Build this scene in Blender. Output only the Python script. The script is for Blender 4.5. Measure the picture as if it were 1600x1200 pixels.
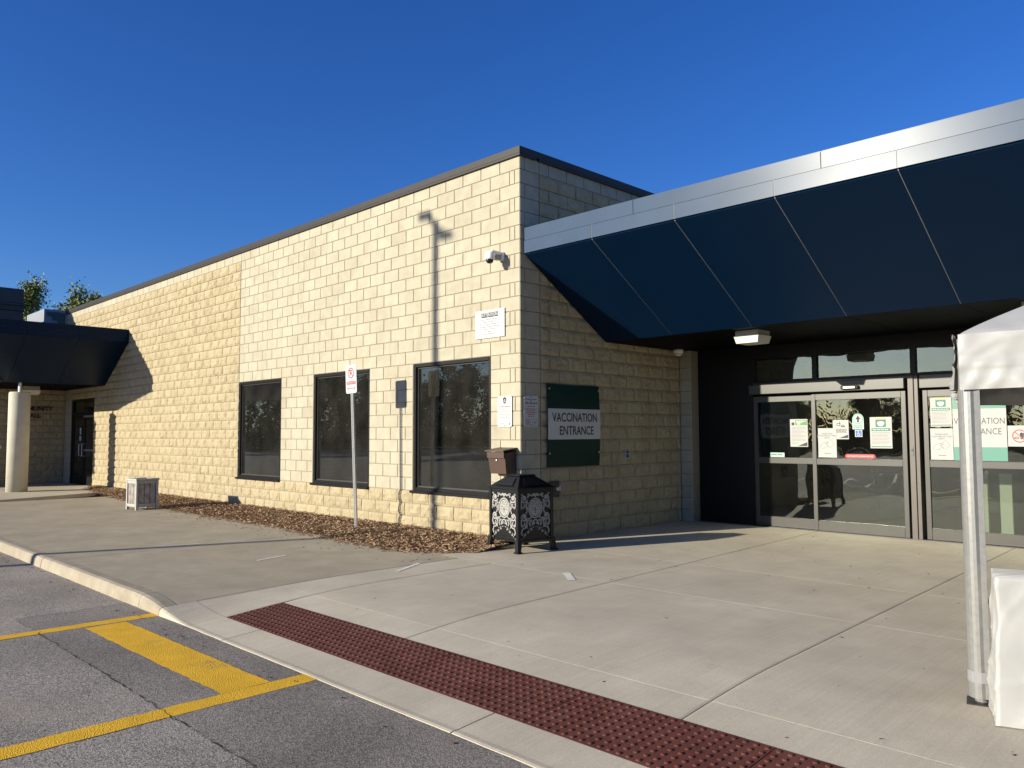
import bpy, math, random
from mathutils import Vector, Matrix, noise
R = math.radians
random.seed(7)
SC = bpy.context.scene
COL = SC.collection
for o in list(bpy.data.objects): bpy.data.objects.remove(o)

# ------------------------------------------------------------------ camera, sky, sun, exposure
cam = bpy.data.cameras.new('camera'); camo = bpy.data.objects.new('camera', cam); COL.objects.link(camo)
cam.sensor_width = 36.0; cam.lens = 36.0 * 1246.6 / 1600.0; cam.clip_end = 2000; cam.clip_start = .05
YAW, PITCH, ROLL = R(45.221), R(3.593), R(-0.204)
CAM = Vector((7.702, -7.806, 1.483))
fw = Vector((-math.sin(YAW) * math.cos(PITCH), math.cos(YAW) * math.cos(PITCH), math.sin(PITCH)))
rt = Vector((math.cos(YAW), math.sin(YAW), 0)); up = rt.cross(fw)
r2 = rt * math.cos(ROLL) + up * math.sin(ROLL); u2 = up * math.cos(ROLL) - rt * math.sin(ROLL)
M4 = Matrix((r2, u2, -fw)).transposed().to_4x4(); M4.translation = CAM
camo.matrix_world = M4
SC.camera = camo

SUN_TRAVEL = Vector((0.37, 1.0, -0.295)).normalized()
SUN_EL = math.asin(-SUN_TRAVEL.z)
SUN_AZ = math.atan2(-SUN_TRAVEL.x, -SUN_TRAVEL.y)          # clockwise from +Y
world = bpy.data.worlds.new('World'); SC.world = world; world.use_nodes = True
wn = world.node_tree.nodes; wl = world.node_tree.links
sky = wn.new('ShaderNodeTexSky'); sky.sky_type = 'NISHITA'; sky.sun_disc = False
sky.sun_elevation = SUN_EL; sky.sun_rotation = SUN_AZ
sky.altitude = 0; sky.air_density = 1.0; sky.dust_density = 0.5; sky.ozone_density = 6.0
hs = wn.new('ShaderNodeHueSaturation'); hs.inputs['Saturation'].default_value = 1.14; hs.inputs['Hue'].default_value = 0.516
wl.new(sky.outputs[0], hs.inputs['Color']); wl.new(hs.outputs[0], wn['Background'].inputs[0])
wn['Background'].inputs[1].default_value = 0.096
sl = bpy.data.lights.new('sun', 'SUN'); sl.energy = 5.0; sl.angle = R(0.53); sl.color = (1.0, 0.925, 0.755)
so = bpy.data.objects.new('sun', sl); COL.objects.link(so)
so.rotation_euler = SUN_TRAVEL.to_track_quat('-Z', 'Y').to_euler(); so.location = (-10, -20, 30)
SC.view_settings.view_transform = 'Standard'; SC.view_settings.look = 'None'
SC.view_settings.exposure = 0.75; SC.view_settings.gamma = 1.0; SC.view_settings.use_curve_mapping = False
SC.render.engine = 'CYCLES'
SC.cycles.use_denoising = True
SC.cycles.max_bounces = 8; SC.cycles.transparent_max_bounces = 12
SC.cycles.sample_clamp_indirect = 10.0

# ------------------------------------------------------------------ material helpers
MATS = {}
def nt(m):
    return m.node_tree.nodes, m.node_tree.links
def pmat(name, col, rough=.7, metal=0.0, spec=.5, var=.0, nscale=8.0, bump=.0, bscale=60.0, col2=None, mixscale=2.0, island=.0, detail=4, coat=0.0, mixpos=(.4, .65)):
    """Principled; optional second colour in blotches, brightness noise, per-piece variation, bump"""
    m = bpy.data.materials.new(name); m.use_nodes = True
    n, l = nt(m); b = n['Principled BSDF']
    b.inputs['Roughness'].default_value = rough; b.inputs['Metallic'].default_value = metal
    b.inputs['Specular IOR Level'].default_value = spec
    if coat: b.inputs['Coat Weight'].default_value = coat; b.inputs['Coat Roughness'].default_value = .08
    g = n.new('ShaderNodeNewGeometry')
    last = None
    c4 = tuple(col) + (1,)
    rgb = n.new('ShaderNodeRGB'); rgb.outputs[0].default_value = c4; last = rgb.outputs[0]
    if col2 is not None:
        t = n.new('ShaderNodeTexNoise'); t.inputs['Scale'].default_value = mixscale; t.inputs['Detail'].default_value = detail; t.inputs['Roughness'].default_value = .6
        l.new(g.outputs['Position'], t.inputs['Vector'])
        r = n.new('ShaderNodeValToRGB'); r.color_ramp.elements[0].position = mixpos[0]; r.color_ramp.elements[1].position = mixpos[1]
        l.new(t.outputs['Fac'], r.inputs[0])
        mx = n.new('ShaderNodeMix'); mx.data_type = 'RGBA'
        l.new(r.outputs[0], mx.inputs[0]); l.new(last, mx.inputs[6]); mx.inputs[7].default_value = tuple(col2) + (1,)
        last = mx.outputs[2]
    if var or island:
        val = None
        if var:
            t = n.new('ShaderNodeTexNoise'); t.inputs['Scale'].default_value = nscale; t.inputs['Detail'].default_value = 6; t.inputs['Roughness'].default_value = .65
            l.new(g.outputs['Position'], t.inputs['Vector'])
            mr = n.new('ShaderNodeMapRange'); mr.inputs[1].default_value = .3; mr.inputs[2].default_value = .7; mr.inputs[3].default_value = 1 - var; mr.inputs[4].default_value = 1 + var
            l.new(t.outputs['Fac'], mr.inputs[0]); val = mr.outputs[0]
        if island:
            oi = n.new('ShaderNodeObjectInfo'); ad = n.new('ShaderNodeMath'); ad.operation = 'ADD'
            l.new(oi.outputs['Random'], ad.inputs[0]); l.new(g.outputs['Random Per Island'], ad.inputs[1])
            fr = n.new('ShaderNodeMath'); fr.operation = 'FRACT'; l.new(ad.outputs[0], fr.inputs[0])
            mr2 = n.new('ShaderNodeMapRange'); mr2.inputs[3].default_value = 1 - island; mr2.inputs[4].default_value = 1 + island
            l.new(fr.outputs[0], mr2.inputs[0])
            if val is None: val = mr2.outputs[0]
            else:
                mu = n.new('ShaderNodeMath'); mu.operation = 'MULTIPLY'; l.new(val, mu.inputs[0]); l.new(mr2.outputs[0], mu.inputs[1]); val = mu.outputs[0]
        vm = n.new('ShaderNodeVectorMath'); vm.operation = 'SCALE'; l.new(last, vm.inputs[0]); l.new(val, vm.inputs['Scale']); last = vm.outputs[0]
    l.new(last, b.inputs['Base Color'])
    if bump:
        t = n.new('ShaderNodeTexNoise'); t.inputs['Scale'].default_value = bscale; t.inputs['Detail'].default_value = 5; t.inputs['Roughness'].default_value = .7
        l.new(g.outputs['Position'], t.inputs['Vector'])
        bp = n.new('ShaderNodeBump'); bp.inputs['Strength'].default_value = 1.0; bp.inputs['Distance'].default_value = bump
        l.new(t.outputs['Fac'], bp.inputs['Height']); l.new(bp.outputs[0], b.inputs['Normal'])
    MATS[name] = m
    return m

def glass_mat(name, tint, ior=1.6, gain=1.5, dust=.03, wave=.002, wscale=1.2, rough=0.0):
    m = bpy.data.materials.new(name); m.use_nodes = True; n, l = nt(m); n.remove(n['Principled BSDF'])
    out = n['Material Output']
    g = n.new('ShaderNodeNewGeometry')
    tx = n.new('ShaderNodeTexNoise'); tx.inputs['Scale'].default_value = wscale; tx.inputs['Detail'].default_value = 1.5
    l.new(g.outputs['Position'], tx.inputs['Vector'])
    bp = n.new('ShaderNodeBump'); bp.inputs['Distance'].default_value = wave; bp.inputs['Strength'].default_value = 1
    l.new(tx.outputs['Fac'], bp.inputs['Height'])
    tr = n.new('ShaderNodeBsdfTransparent'); tr.inputs[0].default_value = tuple(tint) + (1,)
    gl = n.new('ShaderNodeBsdfGlossy'); gl.inputs['Roughness'].default_value = rough; gl.inputs[0].default_value = (.95, 1, .96, 1)
    l.new(bp.outputs[0], gl.inputs['Normal'])
    fr = n.new('ShaderNodeFresnel'); fr.inputs[0].default_value = ior
    mu = n.new('ShaderNodeMath'); mu.operation = 'MULTIPLY'; mu.inputs[1].default_value = gain; mu.use_clamp = True
    l.new(fr.outputs[0], mu.inputs[0])
    df = n.new('ShaderNodeBsdfDiffuse'); df.inputs[0].default_value = (.55, .52, .45, 1)
    nz = n.new('ShaderNodeTexNoise'); nz.inputs['Scale'].default_value = 3.0; nz.inputs['Detail'].default_value = 5
    l.new(g.outputs['Position'], nz.inputs['Vector'])
    dm = n.new('ShaderNodeMapRange'); dm.inputs[1].default_value = .3; dm.inputs[2].default_value = .75; dm.inputs[3].default_value = dust * .5; dm.inputs[4].default_value = dust * 1.4
    l.new(nz.outputs['Fac'], dm.inputs[0])
    m1 = n.new('ShaderNodeMixShader'); l.new(dm.outputs[0], m1.inputs[0]); l.new(tr.outputs[0], m1.inputs[1]); l.new(df.outputs[0], m1.inputs[2])
    m2 = n.new('ShaderNodeMixShader'); l.new(mu.outputs[0], m2.inputs[0]); l.new(m1.outputs[0], m2.inputs[1]); l.new(gl.outputs[0], m2.inputs[2])
    l.new(m2.outputs[0], out.inputs[0]); MATS[name] = m
    return m

# walls
pmat('block_smooth', (.385, .352, .268), .9, spec=.2, var=.10, nscale=5, bump=.0012, bscale=90, col2=(.35, .315, .235), mixscale=1.3, island=.035)
pmat('block_split', (.385, .322, .21), .95, spec=.1, var=.08, nscale=14, bump=.008, bscale=38, col2=(.345, .285, .18), mixscale=2.2, island=.045)
pmat('mortar', (.27, .238, .172), .95, spec=.1, var=.1, nscale=20, bump=.002)
for nm in ('block_smooth', 'block_split'):
    m_ = MATS[nm]; n_, l_ = nt(m_); b_ = n_['Principled BSDF']; g_ = [x for x in n_ if x.type == 'NEW_GEOMETRY'][0]
    src = b_.inputs['Base Color'].links[0].from_socket
    mp = n_.new('ShaderNodeMapping'); mp.inputs['Scale'].default_value = (5.5, 5.5, .55); l_.new(g_.outputs['Position'], mp.inputs['Vector'])
    t1 = n_.new('ShaderNodeTexNoise'); t1.inputs['Scale'].default_value = 1.0; t1.inputs['Detail'].default_value = 6; t1.inputs['Roughness'].default_value = .7; l_.new(mp.outputs[0], t1.inputs['Vector'])
    r1 = n_.new('ShaderNodeMapRange'); r1.inputs[1].default_value = .54; r1.inputs[2].default_value = .78; r1.inputs[3].default_value = 1.0; r1.inputs[4].default_value = .86 if nm == 'block_smooth' else .74; l_.new(t1.outputs['Fac'], r1.inputs[0])
    vm_ = n_.new('ShaderNodeVectorMath'); vm_.operation = 'SCALE'; l_.new(src, vm_.inputs[0]); l_.new(r1.outputs[0], vm_.inputs['Scale']); l_.new(vm_.outputs[0], b_.inputs['Base Color'])
pmat('cap_metal', (.034, .030, .027), .5, spec=.25, var=.08, nscale=3)
pmat('alu_fascia', (.052, .078, .125), .25, spec=.07, var=.07, nscale=1.8)
pmat('navy', (.0016, .0120, .036), .34, spec=.09, var=.06, nscale=1.5)
pmat('seam', (.30, .30, .29), .6)
pmat('dark_void', (.012, .012, .012), .9, spec=.1)
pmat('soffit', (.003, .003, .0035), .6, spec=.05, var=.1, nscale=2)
pmat('frame_bronze', (.058, .056, .050), .34, spec=.4, var=.08, nscale=5)
pmat('frame_black', (.008, .008, .0085), .4, spec=.22, var=.1, nscale=6)
pmat('frame_red', (.070, .056, .046), .45, metal=0, var=.08)
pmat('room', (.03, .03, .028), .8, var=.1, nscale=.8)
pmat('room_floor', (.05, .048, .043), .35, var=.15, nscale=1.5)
pmat('white_post', (.72, .76, .62), .5)
glass_mat('window_glass', (.3, .32, .3), 1.5, 1.9, .028, .0022, .9)
glass_mat('door_glass', (.66, .69, .66), 1.75, 1.15, .006, .0045, 1.8)
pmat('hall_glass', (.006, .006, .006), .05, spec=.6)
# ground
pmat('concrete_new', (.49, .435, .338), .85, spec=.3, var=.09, nscale=2.2, bump=.0012, bscale=160, col2=(.42, .37, .283), mixscale=.8, island=.03, mixpos=(.35, .75))
pmat('concrete_old', (.36, .312, .23), .9, spec=.25, var=.10, nscale=3, bump=.0016, bscale=180, col2=(.295, .255, .185), mixscale=1.1, island=.03, mixpos=(.35, .7))
pmat('concrete_kerb', (.32, .28, .213), .92, spec=.2, var=.14, nscale=5, bump=.003, bscale=70, col2=(.29, .25, .185), mixscale=3, island=.05)
for nm in ('concrete_new', 'concrete_old'):
    m_ = MATS[nm]; n_, l_ = nt(m_); b_ = n_['Principled BSDF']; g_ = [x for x in n_ if x.type == 'NEW_GEOMETRY'][0]
    src = b_.inputs['Base Color'].links[0].from_socket
    mp = n_.new('ShaderNodeMapping'); mp.inputs['Scale'].default_value = (42, 1.2, 1); mp.inputs['Rotation'].default_value = (0, 0, .05); l_.new(g_.outputs['Position'], mp.inputs['Vector'])
    t1 = n_.new('ShaderNodeTexNoise'); t1.inputs['Scale'].default_value = 1.0; t1.inputs['Detail'].default_value = 3; l_.new(mp.outputs[0], t1.inputs['Vector'])
    r1 = n_.new('ShaderNodeMapRange'); r1.inputs[1].default_value = .3; r1.inputs[2].default_value = .7; r1.inputs[3].default_value = .95; r1.inputs[4].default_value = 1.05; l_.new(t1.outputs['Fac'], r1.inputs[0])
    t2 = n_.new('ShaderNodeTexNoise'); t2.inputs['Scale'].default_value = 130; t2.inputs['Detail'].default_value = 2; l_.new(g_.outputs['Position'], t2.inputs['Vector'])
    r2_ = n_.new('ShaderNodeMapRange'); r2_.inputs[1].default_value = .3; r2_.inputs[2].default_value = .7; r2_.inputs[3].default_value = .88; r2_.inputs[4].default_value = 1.12; l_.new(t2.outputs['Fac'], r2_.inputs[0])
    t3 = n_.new('ShaderNodeTexNoise'); t3.inputs['Scale'].default_value = 2.3; t3.inputs['Detail'].default_value = 8; t3.inputs['Roughness'].default_value = .75; l_.new(g_.outputs['Position'], t3.inputs['Vector'])
    r3 = n_.new('ShaderNodeMapRange'); r3.inputs[1].default_value = .60; r3.inputs[2].default_value = .78; r3.inputs[3].default_value = 1.0; r3.inputs[4].default_value = .72; l_.new(t3.outputs['Fac'], r3.inputs[0])
    last = r1.outputs[0]
    for o_ in (r2_.outputs[0], r3.outputs[0]):
        mm = n_.new('ShaderNodeMath'); mm.operation = 'MULTIPLY'; l_.new(last, mm.inputs[0]); l_.new(o_, mm.inputs[1]); last = mm.outputs[0]
    vm_ = n_.new('ShaderNodeVectorMath'); vm_.operation = 'SCALE'; l_.new(src, vm_.inputs[0]); l_.new(last, vm_.inputs['Scale']); l_.new(vm_.outputs[0], b_.inputs['Base Color'])
pmat('concrete_column', (.50, .47, .39), .9, spec=.2, var=.08, nscale=4, bump=.001, bscale=80)
pmat('joint_dirt', (.06, .052, .04), .95, spec=.1)
pmat('joint_pale', (.46, .42, .34), .9, spec=.1, var=.25, nscale=9)
pmat('tactile', (.095, .030, .022), .75, spec=.2, var=.2, nscale=7, col2=(.115, .042, .03), mixscale=5)
pmat('grass', (.055, .085, .022), .95, spec=.1, var=.3, nscale=1.5)
def asphalt(name, base, spk):
    m = pmat(name, base, .92, spec=.25)
    n, l = nt(m); b = n['Principled BSDF']; g = [x for x in n if x.type == 'NEW_GEOMETRY'][0]
    v = n.new('ShaderNodeTexVoronoi'); v.inputs['Scale'].default_value = 125; l.new(g.outputs['Position'], v.inputs['Vector'])
    cr = n.new('ShaderNodeValToRGB'); cr.color_ramp.elements[0].color = tuple(x * .55 for x in base) + (1,); cr.color_ramp.elements[1].color = tuple(spk) + (1,)
    cr.color_ramp.elements[0].position = .05; cr.color_ramp.elements[1].position = .95
    sep = n.new('ShaderNodeSeparateColor'); l.new(v.outputs['Color'], sep.inputs[0]); l.new(sep.outputs[0], cr.inputs[0])
    t = n.new('ShaderNodeTexNoise'); t.inputs['Scale'].default_value = 1.1; t.inputs['Detail'].default_value = 6; l.new(g.outputs['Position'], t.inputs['Vector'])
    mr = n.new('ShaderNodeMapRange'); mr.inputs[1].default_value = .3; mr.inputs[2].default_value = .7; mr.inputs[3].default_value = .80; mr.inputs[4].default_value = 1.18
    l.new(t.outputs['Fac'], mr.inputs[0])
    vm = n.new('ShaderNodeVectorMath'); vm.operation = 'SCALE'; l.new(cr.outputs[0], vm.inputs[0]); l.new(mr.outputs[0], vm.inputs['Scale'])
    t4 = n.new('ShaderNodeTexNoise'); t4.inputs['Scale'].default_value = 1.7; t4.inputs['Detail'].default_value = 7; t4.inputs['Roughness'].default_value = .7; l.new(g.outputs['Position'], t4.inputs['Vector'])
    r4 = n.new('ShaderNodeMapRange'); r4.inputs[1].default_value = .60; r4.inputs[2].default_value = .76; r4.inputs[4].default_value = .55; l.new(t4.outputs['Fac'], r4.inputs[0])
    mx = n.new('ShaderNodeMix'); mx.data_type = 'RGBA'; l.new(r4.outputs[0], mx.inputs[0]); l.new(vm.outputs[0], mx.inputs[6]); mx.inputs[7].default_value = (base[0] * .62, base[1] * .56, base[2] * .52, 1)
    t5 = n.new('ShaderNodeTexNoise'); t5.inputs['Scale'].default_value = .8; t5.inputs['Detail'].default_value = 5; mp5 = n.new('ShaderNodeMapping'); mp5.inputs['Location'].default_value = (7, 3, 0); l.new(g.outputs['Position'], mp5.inputs[0]); l.new(mp5.outputs[0], t5.inputs['Vector'])
    r5 = n.new('ShaderNodeMapRange'); r5.inputs[1].default_value = .52; r5.inputs[2].default_value = .72; r5.inputs[4].default_value = .5; l.new(t5.outputs['Fac'], r5.inputs[0])
    mx2 = n.new('ShaderNodeMix'); mx2.data_type = 'RGBA'; l.new(r5.outputs[0], mx2.inputs[0]); l.new(mx.outputs[2], mx2.inputs[6]); mx2.inputs[7].default_value = (base[0] * 1.5, base[1] * 1.42, base[2] * 1.3, 1)
    l.new(mx2.outputs[2], b.inputs['Base Color'])
    bp = n.new('ShaderNodeBump'); bp.inputs['Distance'].default_value = .0025; bp.inputs['Strength'].default_value = .7
    l.new(v.outputs['Distance'], bp.inputs['Height']); l.new(bp.outputs[0], b.inputs['Normal'])
    return m
asphalt('asphalt_old', (.235, .208, .172), (.41, .365, .31))
asphalt('asphalt_patch', (.20, .178, .148), (.315, .28, .24))
def paint_mat(name, col, wear):
    m = pmat(name, col, .75, spec=.3, var=.12, nscale=6)
    n, l = nt(m); b = n['Principled BSDF']; g = [x for x in n if x.type == 'NEW_GEOMETRY'][0]
    src = b.inputs['Base Color'].links[0].from_socket
    t = n.new('ShaderNodeTexNoise'); t.inputs['Scale'].default_value = 75; t.inputs['Detail'].default_value = 3; l.new(g.outputs['Position'], t.inputs['Vector'])
    t2 = n.new('ShaderNodeTexNoise'); t2.inputs['Scale'].default_value = 2.0; l.new(g.outputs['Position'], t2.inputs['Vector'])
    ad = n.new('ShaderNodeMath'); ad.operation = 'ADD'; l.new(t.outputs['Fac'], ad.inputs[0]); l.new(t2.outputs['Fac'], ad.inputs[1])
    r = n.new('ShaderNodeValToRGB'); r.color_ramp.elements[0].position = wear; r.color_ramp.elements[1].position = wear + .06
    mh = n.new('ShaderNodeMath'); mh.operation = 'MULTIPLY'; mh.inputs[1].default_value = .5; l.new(ad.outputs[0], mh.inputs[0]); l.new(mh.outputs[0], r.inputs[0])
    mx = n.new('ShaderNodeMix'); mx.data_type = 'RGBA'; l.new(r.outputs[0], mx.inputs[0]); l.new(src, mx.inputs[6]); mx.inputs[7].default_value = (.16, .13, .08, 1)
    l.new(mx.outputs[2], b.inputs['Base Color'])
    v = n.new('ShaderNodeTexVoronoi'); v.inputs['Scale'].default_value = 125; l.new(g.outputs['Position'], v.inputs['Vector'])
    bp = n.new('ShaderNodeBump'); bp.inputs['Distance'].default_value = .004; bp.inputs['Strength'].default_value = .8
    l.new(v.outputs['Distance'], bp.inputs['Height']); l.new(bp.outputs[0], b.inputs['Normal'])
paint_mat('yellow_paint', (.74, .42, .02), .62)
pmat('white_paint', (.62, .61, .57), .8, var=.2, nscale=5)
pmat('tape', (.66, .63, .56), .8, var=.15, nscale=20)
pmat('mulch_soil', (.10, .055, .028), .95, spec=.1, var=.35, nscale=30, bump=.02, bscale=30)
pmat('mulch_chip', (.42, .285, .175), .9, spec=.1, col2=(.22, .135, .078), mixscale=40, island=.55)
pmat('leaf', (.15, .18, .05), .6, spec=.3, island=.35, col2=(.22, .23, .07), mixscale=.8)
pmat('leaf_dark', (.075, .10, .03), .7, spec=.2, island=.35, col2=(.12, .14, .04), mixscale=.3)
pmat('bark', (.10, .075, .05), .95, spec=.1, var=.2, nscale=20)
# things
pmat('sign_white', (.47, .47, .465), .4, spec=.4, var=.02, nscale=5)
pmat('sign_grey', (.42, .43, .44), .45, spec=.4)
pmat('sign_red', (.33, .010, .02), .5)
pmat('sign_red_soft', (.42, .06, .07), .5)
pmat('paper', (.385, .385, .375), .7, spec=.2, var=.03, nscale=4)
pmat('ink', (.015, .015, .017), .6)
pmat('ink_grey', (.045, .045, .05), .6)
pmat('ink_light', (.13, .13, .135), .6)
pmat('sign_green', (.002, .026, .020), .4, spec=.25, var=.06, nscale=2)
pmat('poster_green', (.008, .11, .075), .5)
pmat('poster_lime', (.045, .17, .04), .5)
pmat('poster_blue', (.01, .08, .30), .5)
pmat('poster_mint', (.30, .46, .37), .5)
pmat('poster_teal', (.03, .17, .125), .45, var=.05, nscale=3)
pmat('tan', (.45, .33, .12), .6)
pmat('galv', (.50, .51, .52), .38, metal=.9, var=.1, nscale=25)
pmat('alu', (.24, .238, .23), .36, metal=.35, var=.10, nscale=30, bump=.0006, bscale=40)
pmat('black_iron', (.006, .0065, .007), .36, spec=.4, var=.25, nscale=14, bump=.0015, bscale=70)
pmat('cream_iron', (.30, .292, .272), .55, spec=.4, var=.15, nscale=30, bump=.001, bscale=90)
pmat('brown_box', (.065, .038, .028), .45, spec=.5, var=.08, nscale=6)
pmat('plastic_white', (.74, .74, .73), .4, spec=.4)
pmat('plastic_grey', (.30, .30, .29), .5)
pmat('lens_black', (.006, .006, .007), .08, spec=.6)
pmat('lamp_lens', (.60, .58, .50), .35, spec=.4)
pmat('wood_grey', (.33, .305, .28), .85, spec=.2, var=.2, nscale=12, col2=(.20, .165, .14), mixscale=9, island=.15)
pmat('planter_frame', (.36, .35, .33), .7, spec=.3, var=.08, nscale=8)
pmat('soil', (.05, .035, .025), .95)
m_ = pmat('vinyl', (.37, .366, .352), .33, spec=.5, var=.06, nscale=3)
n_, l_ = nt(m_); g_ = [x for x in n_ if x.type == 'NEW_GEOMETRY'][0]
hgt_in = None
for ty, sc2, dist, k in (('RIDGED_MULTIFRACTAL', 1.7, .6, .006), ('FBM', 3.0, .8, .008)):
    t_ = n_.new('ShaderNodeTexNoise'); t_.noise_type = ty; t_.inputs['Scale'].default_value = sc2; t_.inputs['Detail'].default_value = 1.5; t_.inputs['Distortion'].default_value = dist
    l_.new(g_.outputs['Position'], t_.inputs['Vector']); mu_ = n_.new('ShaderNodeMath'); mu_.operation = 'MULTIPLY'; mu_.inputs[1].default_value = k; l_.new(t_.outputs['Fac'], mu_.inputs[0])
    if hgt_in is None: hgt_in = mu_.outputs[0]
    else:
        ad_ = n_.new('ShaderNodeMath'); l_.new(hgt_in, ad_.inputs[0]); l_.new(mu_.outputs[0], ad_.inputs[1]); hgt_in = ad_.outputs[0]
bp_ = n_.new('ShaderNodeBump'); bp_.inputs['Distance'].default_value = 1.0; l_.new(hgt_in, bp_.inputs['Height']); l_.new(bp_.outputs[0], n_['Principled BSDF'].inputs['Normal'])
pmat('vinyl_seam', (.50, .50, .48), .5)
pmat('duct_tape', (.22, .22, .225), .4)
pmat('roof_navy', (.012, .028, .045), .5, spec=.4, var=.08)
pmat('roof_grey', (.22, .24, .27), .6, var=.05)
pmat('roof_dark', (.06, .065, .07), .6)
pmat('roofing', (.16, .155, .15), .9, var=.1)
pmat('lamp_body', (.05, .045, .04), .5)
pmat('steel_dark', (.06, .06, .062), .45, metal=.6)

# ------------------------------------------------------------------ mesh helpers
class MB:
    def __init__(s): s.v = []; s.f = []
    def add(s, vs, fs):
        k = len(s.v); s.v += [tuple(x) for x in vs]; s.f += [tuple(i + k for i in f) for f in fs]; return s
    def box(s, x0, x1, y0, y1, z0, z1):
        return s.add([(x0,y0,z0),(x1,y0,z0),(x1,y1,z0),(x0,y1,z0),(x0,y0,z1),(x1,y0,z1),(x1,y1,z1),(x0,y1,z1)],
                     [(0,3,2,1),(4,5,6,7),(0,1,5,4),(1,2,6,5),(2,3,7,6),(3,0,4,7)])
    def hexa(s, b, t):
        return s.add(list(b) + list(t), [(0,3,2,1),(4,5,6,7),(0,1,5,4),(1,2,6,5),(2,3,7,6),(3,0,4,7)])
    def cbox(s, x0, x1, y0, y1, z0, z1, c):
        """box with chamfered vertical and horizontal edges"""
        b = MB(); 
        xs = (x0, x1); ys = (y0, y1); zs = (z0, z1)
        P = {}
        vs = []
        for ix, sx in ((0, 1), (1, -1)):
            for iy, sy in ((0, 1), (1, -1)):
                for iz, sz in ((0, 1), (1, -1)):
                    for a in range(3):
                        q = [xs[ix] + sx * c, ys[iy] + sy * c, zs[iz] + sz * c]
                        q[a] = (xs[ix], ys[iy], zs[iz])[a]
                        P[ix, iy, iz, a] = len(vs); vs.append(tuple(q))
        fs = []
        for i in (0, 1):
            fs.append(tuple(P[i, a, b_, 0] for a, b_ in ((0,0),(1,0),(1,1),(0,1)))[::(-1 if i == 0 else 1)])
            fs.append(tuple(P[a, i, b_, 1] for a, b_ in ((0,0),(1,0),(1,1),(0,1)))[::(1 if i == 0 else -1)])
            fs.append(tuple(P[a, b_, i, 2] for a, b_ in ((0,0),(1,0),(1,1),(0,1)))[::(-1 if i == 0 else 1)])
        for i in (0, 1):
            for j in (0, 1):
                fs.append((P[i,j,0,0], P[i,j,1,0], P[i,j,1,1], P[i,j,0,1]))
                fs.append((P[i,0,j,0], P[i,1,j,0], P[i,1,j,2], P[i,0,j,2]))
                fs.append((P[0,i,j,1], P[1,i,j,1], P[1,i,j,2], P[0,i,j,2]))
                for k in (0, 1): fs.append((P[i,j,k,0], P[i,j,k,1], P[i,j,k,2]))
        return s.add(vs, fs)
    def prism(s, pts, y0, y1):
        """polygon in (x, z), extruded from y0 (front) to y1"""
        n = len(pts)
        vs = [(a, y0, b) for a, b in pts] + [(a, y1, b) for a, b in pts]
        fs = [tuple(range(n)), tuple(range(2 * n - 1, n - 1, -1))] + [(i, n + i, n + (i + 1) % n, (i + 1) % n) for i in range(n)]
        return s.add(vs, fs)
    def ring(s, cx, cz, rx, rz, w, y0, y1, n=28, a0=0.0, a1=2 * math.pi):
        full = abs(a1 - a0 - 2 * math.pi) < 1e-6
        m = n if full else n + 1
        vs = []
        for i in range(m):
            a = a0 + (a1 - a0) * i / n; c, d = math.cos(a), math.sin(a)
            for (qx, qz) in ((rx, rz), (rx - w, rz - w)):
                vs += [(cx + qx * c, y0, cz + qz * d), (cx + qx * c, y1, cz + qz * d)]
        fs = []
        for i in range(n):
            a = 4 * i; b = 4 * ((i + 1) % m)
            fs += [(a, a+2, b+2, b), (a+1, b+1, b+3, a+3), (a, b, b+1, a+1), (a+2, a+3, b+3, b+2)]
        return s.add(vs, fs)
    def ribbon(s, pts, w, y0, y1):
        n = len(pts); vs = []
        for i, (a, b) in enumerate(pts):
            p = pts[max(0, i - 1)]; q = pts[min(n - 1, i + 1)]
            dx, dz = q[0] - p[0], q[1] - p[1]; L = math.hypot(dx, dz) or 1
            ww = (w[i] if isinstance(w, (list, tuple)) else w) / 2
            nx, nz = -dz / L * ww, dx / L * ww
            vs += [(a + nx, y0, b + nz), (a - nx, y0, b - nz), (a - nx, y1, b - nz), (a + nx, y1, b + nz)]
        fs = [(0, 1, 2, 3), (4*n-1, 4*n-2, 4*n-3, 4*n-4)]
        for i in range(n - 1):
            a = 4 * i; b = a + 4
            for k in range(4): fs.append((a + k, b + k, b + (k + 1) % 4, a + (k + 1) % 4))
        return s.add(vs, fs)
    def tube(s, pts, rads, n=10, cap=True):
        pts = [Vector(p) for p in pts]; m = len(pts); vs = []
        for i, p in enumerate(pts):
            d = (pts[min(m-1, i+1)] - pts[max(0, i-1)]).normalized()
            a = d.orthogonal().normalized() if i == 0 else (a - d * a.dot(d)).normalized()
            b = d.cross(a); r = rads[i] if isinstance(rads, (list, tuple)) else rads
            for k in range(n):
                t = 2 * math.pi * k / n; vs.append(tuple(p + (a * math.cos(t) + b * math.sin(t)) * r))
        fs = []
        for i in range(m - 1):
            for k in range(n): fs.append((i*n+k, i*n+(k+1)%n, (i+1)*n+(k+1)%n, (i+1)*n+k))
        if cap: fs += [tuple(range(n - 1, -1, -1)), tuple(range((m-1)*n, m*n))]
        return s.add(vs, fs)
    def lathe(s, prof, n=20, c=(0, 0, 0)):
        vs = []; m = len(prof)
        for r, z in prof:
            for k in range(n):
                t = 2 * math.pi * k / n; vs.append((c[0] + r * math.cos(t), c[1] + r * math.sin(t), c[2] + z))
        fs = [(i*n+k, i*n+(k+1)%n, (i+1)*n+(k+1)%n, (i+1)*n+k) for i in range(m-1) for k in range(n)]
        fs += [tuple(range(n - 1, -1, -1)), tuple(range((m-1)*n, m*n))]
        return s.add(vs, fs)
    def merge(s, o, M=None):
        return s.add([tuple(M @ Vector(v)) for v in o.v] if M else o.v, o.f)
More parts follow.
